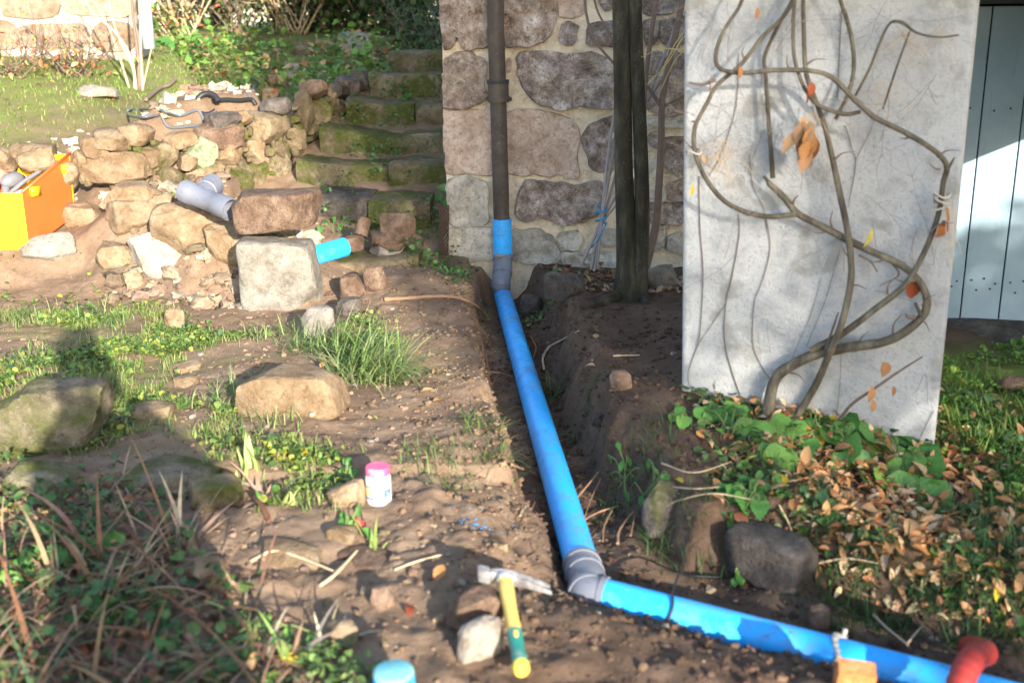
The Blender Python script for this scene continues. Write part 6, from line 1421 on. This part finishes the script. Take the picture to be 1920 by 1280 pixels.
for L, W, lab in (([(1250, 965), (1330, 975), (1420, 960)], [3, 3, 2], 'long pale straw across the bank left of the litter'), ([(1460, 965), (1480, 1010), (1492, 1050)], [3, 3, 2], 'thin straw hanging over the large dark stone'), ([(1420, 1030), (1425, 1000), (1420, 985)], [3, 3, 2], 'thin straw left of the large dark stone'), ([(1500, 1085), (1580, 1070), (1650, 1085)], [4, 4, 3], 'dry stalk lying across the dark grass on the bank'), ([(1636, 1172), (1660, 1195), (1700, 1230)], [6, 5, 4], 'dry stalk sloping down onto the blue cross pipe'), ([(1700, 1225), (1715, 1205), (1728, 1192)], [4, 4, 2], 'short straw beside the sloping dry stalk'),
                  ([(1240, 890), (1300, 905), (1370, 885)], [3, 3, 2], 'reddish stalk on the bank above the dark rounded stone'), ([(1245, 932), (1300, 934), (1350, 930)], [3, 3, 2], 'straw lying below the yellow leaf on the bank')):
    stick(L, W, lab, 'stalk', 'twig_pale', .03)
for L, lab in (([(925, 478), (938, 476)], ''),): pass
P = at(936, 479, 6.0); V, F = rock((.05, .03, .015), 77, 5, 4, 4, .05); tag(mesh('stone_chip', V + P, F, M['white'], sharp=40), 'small white chip lying beside the grey bend at the house corner', 'stone')
dg_ = MB()
for (x0, y0), (x1, y1), (x2, y2) in (((1282, 95), (1240, 92), (1202, 108)), ((1282, 95), (1262, 120), (1238, 172)), ((1281, 70), (1250, 120), (1212, 160)), ((1284, 100), (1262, 96), (1226, 160)), ((1283, 60), (1262, 90), (1246, 130))):
    P = np.array([at(x0, y0, 4.6), at(x1, y1, 4.65), at(x2, y2, 4.7)]); S = smooth_path(P, 6); dg_.add(*tube(S, np.linspace(.0035, .0012, len(S)), 5))
tag(dg_.build('dry_grass', plain('straw', (.52, .40, .16), .7, .15)), 'arching yellow dry grass blades left of the pier near the wall', 'dry grass')
for (x, y, c_, lab) in ((742, 232, 'deadleaf', 'pale brown leaf on the tread of the third mossy step'), (738, 222, 'redleaf', 'reddish leaf on the tread of the third mossy step'), (660, 338, 'redleaf', 'rusty red leaf on the mossy step below the wide tread'), (800, 178, 'redleaf', 'red leaf under the weed beside the house corner'), (700, 372, 'deadleaf', 'light brown leaf on the broad dark tread'), (610, 560, 'redleaf', 'red leaf in the gap beside the upright block'), (600, 695, 'deadleaf', 'brown leaf at the left end of the long grass tuft'), (790, 745, 'deadleaf', 'dull brown leaf below the tip of the long grass tuft'), (812, 758, 'deadleaf', 'curled brown leaf on the soil beside the trench grass'), (640, 700, 'deadleaf', 'tan leaf caught in the long grass tuft')):
    fallen(x, y, .05, c_, lab, 'oval', 'fallen leaves', .5, 1.1)
hr_ = MB()
for k in range(150):   # hair roots in the trench walls
    u = rng.random(); c = (pA * (1 - u) + pB * u); sd = rng.choice([-1, 1]); px_ = c[:2] + np.array([d1[1], -d1[0]]) * sd * rng.uniform(.13, .26)
    b = np.array([px_[0], px_[1], Hs(*px_) + .004]); P = [b]
    dv = np.array([-sd * d1[1], sd * d1[0], -.4]) * .5 + rng.normal(0, .6, 3)
    for j in range(4): dv = dv + rng.normal(0, .4, 3); q = P[-1] + dv / np.linalg.norm(dv) * rng.uniform(.01, .03); q[2] = max(q[2], Hs(q[0], q[1]) + .003); P.append(q)
    hr_.add(*tube(smooth_path(P, 3), rng.uniform(.0006, .0016), 4))
hr_.build('hair_roots', M['root_dark'], loc=STUFF0)['kind'] = 'stuff'
# ---------------------------------------------------------------- shrubs and back vegetation
def shrub(loc, h_, rad_, nst, nlf, lcols, label, lsize=.05, stem='twig', base=.25, name='shrub', group='shrubs behind the lawn', droop=.2, kinds=('oval',)):
    loc = np.array(loc, float); loc[2] = Hs(loc[0], loc[1]); t = thing(name, loc, label, 'shrub', group); mb = MB(); tips = []
    for k in range(nst):
        a = rng.uniform(0, 6.28); l = h_ * rng.uniform(.6, 1.1); P = [loc + [rng.normal(0, rad_ * .12), rng.normal(0, rad_ * .12), -.02]]; d = np.array([math.cos(a) * rad_ / h_, math.sin(a) * rad_ / h_, 1.])
        for j in range(5): d = d + rng.normal(0, .12, 3) + [0, 0, -droop * .1]; P.append(P[-1] + d / np.linalg.norm(d) * l / 5)
        S = smooth_path(P, 3); mb.add(*tube(S, np.linspace(.009, .003, len(S)) * (h_ ** .5), 5)); tips += [s for s in S[int(len(S) * base):]]
        for q in range(4):
            b0 = S[rng.integers(4, len(S) - 1)]; e = b0 + rng.normal(0, .16, 3) * rad_ + [0, 0, .12]; mb.add(*tube(np.array([b0, (b0 + e) / 2 + rng.normal(0, .02, 3), e]), [.004, .003, .0015], 4)); tips += [b0 * .5 + e * .5, e]
    mb.build('stems', M[stem], t)
    if nlf:
        tips = np.array(tips); c = tips[rng.integers(0, len(tips), nlf)] + rng.normal(0, .10 * rad_ + .02, (nlf, 3)); c[:, 2] = np.maximum(c[:, 2], H(c[:, 0], c[:, 1]) + .01)
        scatter_leaves('foliage', c, lsize * rng.uniform(.6, 1.3, nlf), rng.uniform(0, 6.28, nlf), rng.normal(-.3, .6, nlf), rng.normal(0, .6, nlf), pick(lcols, nlf), M['vc_leaf'], kinds, parent=t)
    return t
RB = [(.36, .17, .07), (.45, .26, .11), (.5, .38, .16), (.24, .28, .07), (.42, .12, .06)]
p = at(150, 130, 9.0); shrub((p[0], 8.9, 0), .62, .75, 16, 150, RB, 'wispy russet shrub in front of the sunlit far house', .05, 'twig', .3)
p = at(40, 160, 8.6); shrub((p[0], 8.4, 0), .5, .6, 12, 90, RB, 'low russet shrub at the left edge before the far house', .05, 'twig', .3)
for k, (x, y0, w_) in enumerate(((228, 175, 5), (243, 168, 6), (252, 160, 9), (262, 158, 6), (274, 140, 4))): pass
t = thing('sapling', ground(255, 168), 'clump of tall thin bare stems before the corner of the far house', 'shrub', 'shrubs behind the lawn')
for L, W in (([(256, 172), (246, 110), (215, 60), (170, 20), (150, -30)], 6), ([(262, 172), (258, 100), (250, 40), (246, -30)], 8), ([(268, 170), (264, 100), (262, 20), (256, -30)], 6), ([(245, 175), (225, 110), (205, 55), (180, 10), (160, -20)], 5), ([(266, 172), (278, 120), (286, 80)], 4), ([(252, 172), (250, 130), (222, 70), (208, 20), (202, -30)], 6)):
    P = pxpath(L, ground(255, 168)[1]); V, F = tube(smooth_path(P, 5), np.linspace(1, .5, (len(L) - 1) * 5 + 1) * W / 2 * depth(P[0]) / FPX, 7); mesh('stem', V, F, M['twig_pale' if W != 8 else 'twig'], t)
DK = [(.03, .055, .018), (.045, .08, .02), (.06, .10, .03), (.02, .04, .015)]
for k, (px, Y, h_, rd, n, lab, cl, st) in enumerate(((330, 14.2, 1.5, .8, 700, 'twiggy russet shrub with bare stalks behind the flower bed', RB + DK, 'twig_pale'), (450, 14.6, 1.6, .9, 900, 'dull olive shrub behind the flower bed', DK + [(.2, .17, .05)], 'twig'), (560, 14.6, 1.7, 1.0, 1000, 'spreading shrub with dry arching stems at the back', [(.10, .09, .03), (.2, .15, .06)] + DK, 'twig_pale'),
                                     (650, 14.8, 1.9, 1.2, 2600, 'dark evergreen bush at the back left of the house corner', DK, 'twig'), (740, 14.4, 2.0, 1.2, 2600, 'dense dark evergreen bush beside the house corner', DK, 'twig'), (815, 11.4, 1.0, .6, 1100, 'green bush close against the house corner', DK + [(.07, .14, .03)], 'twig'), (300, 15.4, 1.8, 1.0, 900, 'pale dry shrub beyond the zinc downpipe', RB, 'twig'), (560, 16.5, 2.6, 1.6, 3200, 'tall dark hedge bush far behind the shrubs', DK, 'twig'), (760, 17, 2.6, 1.8, 3200, 'tall dark hedge bush far behind the steps', DK, 'twig'), (400, 17, 2.6, 1.7, 3000, 'tall olive hedge bush far behind the flower bed', DK + [(.12, .11, .04)], 'twig'))):
    p = at(px, 60, Y); shrub((p[0], Y, 0), h_, rd, 22 if n < 2000 else 34, n, cl, lab, .07 if n < 2000 else .11, st, .15)
# ---------------------------------------------------------------- unseen shade casters added behind the camera: hedge and tree right, shrub left
LD = LIGHT[:2] / np.linalg.norm(LIGHT[:2]); LS_ = np.array([LD[1], -LD[0]]); LS_ = LS_ if LS_[0] > 0 else -LS_
def slp(s, t): return LS_ * s + LD * t
def leafcloud(parent, name, s0, s1, t0, t1, zf, n, size, cols_=DK):
    s = rng.uniform(s0, s1, n); t = rng.uniform(t0, t1, n); z0, z1 = zf(s); z = z0 + (z1 - z0) * rng.random(n); P = np.column_stack([s[:, None] * LS_ + t[:, None] * LD, z])
    return scatter_leaves(name, P, size * rng.uniform(.6, 1.3, n), rng.uniform(0, 6.28, n), rng.normal(0, .8, n), rng.normal(0, .8, n), pick(cols_, n), M['vc_leaf'], ('oval', 'round'), parent=parent)
q = slp(3.5, -5.0); hg = thing('hedge', (q[0], q[1], 0), 'unseen tall hedge added behind the viewer to shade the right half', 'hedge')
top = lambda s: 2.95 + .12 * np.sin(s * 3.1) + 2.1 * sstep(2.4, 2.6, s) * sstep(3.45, 3.3, s) - .15 * sstep(3.5, 4, s)
leafcloud(hg, 'foliage', 1.52, 6.5, -5.6, -4.5, lambda s: (0 * s, np.minimum(top(s), 2.9)), 9500, .07)  # added hedge leaves, spaced to let part of the sun through
leafcloud(hg, 'upper_shade_foliage', 2.36, 3.42, -5.5, -4.6, lambda s: (2.55 + 0 * s, np.maximum(top(s), 2.7)), 4200, .16)  # dense band added to shade the house wall
leafcloud(hg, 'side_shade_foliage', 3.42, 4.8, -5.4, -4.7, lambda s: (1.7 + 0 * s, 2.92 + 0 * s), 1100, .16)  # extra leaves added to shade the lower door
mb = MB()
for s in np.arange(1.75, 6.4, .45): b = slp(s, -5.05); mb.add(*tube(np.array([[b[0], b[1], -.1], [b[0] + .03, b[1], 1.2], [b[0], b[1] + .05, 2.3]]), [.05, .04, .015], 7))
mb.build('stems', M['bark'], hg)
q = slp(2.4, -15.5); tr2 = thing('tree', (q[0], q[1], 0), 'unseen loose leafy tree behind the viewer on the right, shaped to thin the sun', 'tree')
leafcloud(tr2, 'crown', 1.45, 3.4, -16.5, -14.5, lambda s: (5.3 + 0 * s, 8.6 + 0 * s), 7200, .075)  # unseen crown, leaf density set to soften the sun on the pier
V, F = tube(np.array([[q[0], q[1], -.2], [q[0] + .05, q[1], 2.8], [q[0] - .05, q[1], 5.8], [q[0], q[1], 7.8]]), [.2, .16, .11, .04], 12); mesh('trunk', V, F, M['bark'], tr2)
q = slp(-.7, -1.7); sh = thing('shrub', (q[0], q[1], Hs(q[0], q[1])), 'unseen low leafy shrub added behind the viewer to shade the lower left corner', 'shrub')
leafcloud(sh, 'foliage', -1.7, -.14, -2.1, -1.3, lambda s: (-.1 + 0 * s, 1.22 + .1 * np.sin(s * 5)), 1500, .12)  # unseen leaves added to shade the bottom left corner
mb = MB()
for s in np.arange(-1.5, 0, .3): b = slp(s, -1.7); mb.add(*tube(np.array([[b[0], b[1], -.3], [b[0] + .03, b[1], .4], [b[0], b[1] + .05, 1.0]]), [.02, .015, .006], 6))
mb.build('stems', M['twig'], sh)
# ---------------------------------------------------------------- photographer, just behind the camera
ph = thing('person', (0, -.25, Hs(0, -.25)), 'person in a dark coat holding a camera at the viewpoint', 'person')
gz = Hs(0, -.25)
def skin_body(name, J, E, mt):
    me = bpy.data.meshes.new(name); me.from_pydata([j[:3] for j in J], E, []); o = bpy.data.objects.new(name, me); _link(o, ph); o.location = tuple(-ORG[ph])
    sk = o.modifiers.new('skin', 'SKIN'); sk.use_smooth_shade = True
    for i, j in enumerate(J): me.skin_vertices[0].data[i].radius = (j[3], j[4] if len(j) > 4 else j[3])
    me.skin_vertices[0].data[0].use_root = True; sb = o.modifiers.new('s', 'SUBSURF'); sb.levels = 1; sb.render_levels = 2; me.materials.append(M[mt]); return o
J = [(.15, -.28, gz + .82, .20, .15), (.15, -.28, gz + 1.02, .19, .14), (.13, -.27, gz + 1.24, .19, .12), (.06, -.25, gz + 1.36, .06), (.01, -.22, gz + 1.45, .065),
     (-.06, -.26, gz + 1.29, .065), (-.16, -.12, gz + 1.10, .05), (-.08, -.04, gz + 1.36, .035), (.32, -.26, gz + 1.27, .068), (.42, -.12, gz + 1.06, .055), (.12, -.04, gz + 1.36, .035),
     (.05, -.28, gz + .76, .13), (.04, -.25, gz + .42, .10), (.04, -.28, gz + .05, .05), (.03, -.14, gz + .03, .035), (.25, -.28, gz + .76, .13), (.27, -.25, gz + .42, .10), (.28, -.28, gz + .05, .05), (.29, -.14, gz + .03, .035)]
skin_body('body', J, [(0, 1), (1, 2), (2, 3), (3, 4), (2, 5), (5, 6), (6, 7), (2, 8), (8, 9), (9, 10), (0, 11), (11, 12), (12, 13), (13, 14), (0, 15), (15, 16), (16, 17), (17, 18)], 'coat')
V, F = rock((.165, .20, .235), 3, 7, 2.2, 0, .0); mesh('head', V + [0, -.185, gz + 1.56], F, M['skin'], ph)
V, F = rock((.185, .215, .16), 4, 7, 2.2, 0, .02); mesh('hair', V + [0, -.205, gz + 1.63], F, M['tool_grey'], ph)
V, F = box((0, -.10, CAM_Z - .01), (.13, .06, .09)); mesh('camera_body', V, F, M['black'], ph)
for sx_ in (-1, 1):
    mb = MB(); wr_ = np.array([sx_ * .10, -.06, gz + 1.37]); tgt = np.array([sx_ * .072, -.085, CAM_Z - .02])
    mb.add(*tube(np.array([wr_, wr_ * .4 + tgt * .6, tgt]), [.026, .034, .03], 10))
    for f in range(4): z = (f - 1.5) * .02; P = np.array([tgt + [0, .0, z], tgt + [sx_ * .005, .025, z], tgt + [-sx_ * .012, .045, z], tgt + [-sx_ * .03, .05, z]]); mb.add(*tube(P, [.010, .009, .008, .006], 8))
    mb.add(*tube(np.array([tgt + [0, -.01, .0], tgt + [-sx_ * .01, -.02, .03], tgt + [-sx_ * .03, -.02, .05]]), [.011, .010, .007], 8)); mb.build('hand', M['skin'], ph)
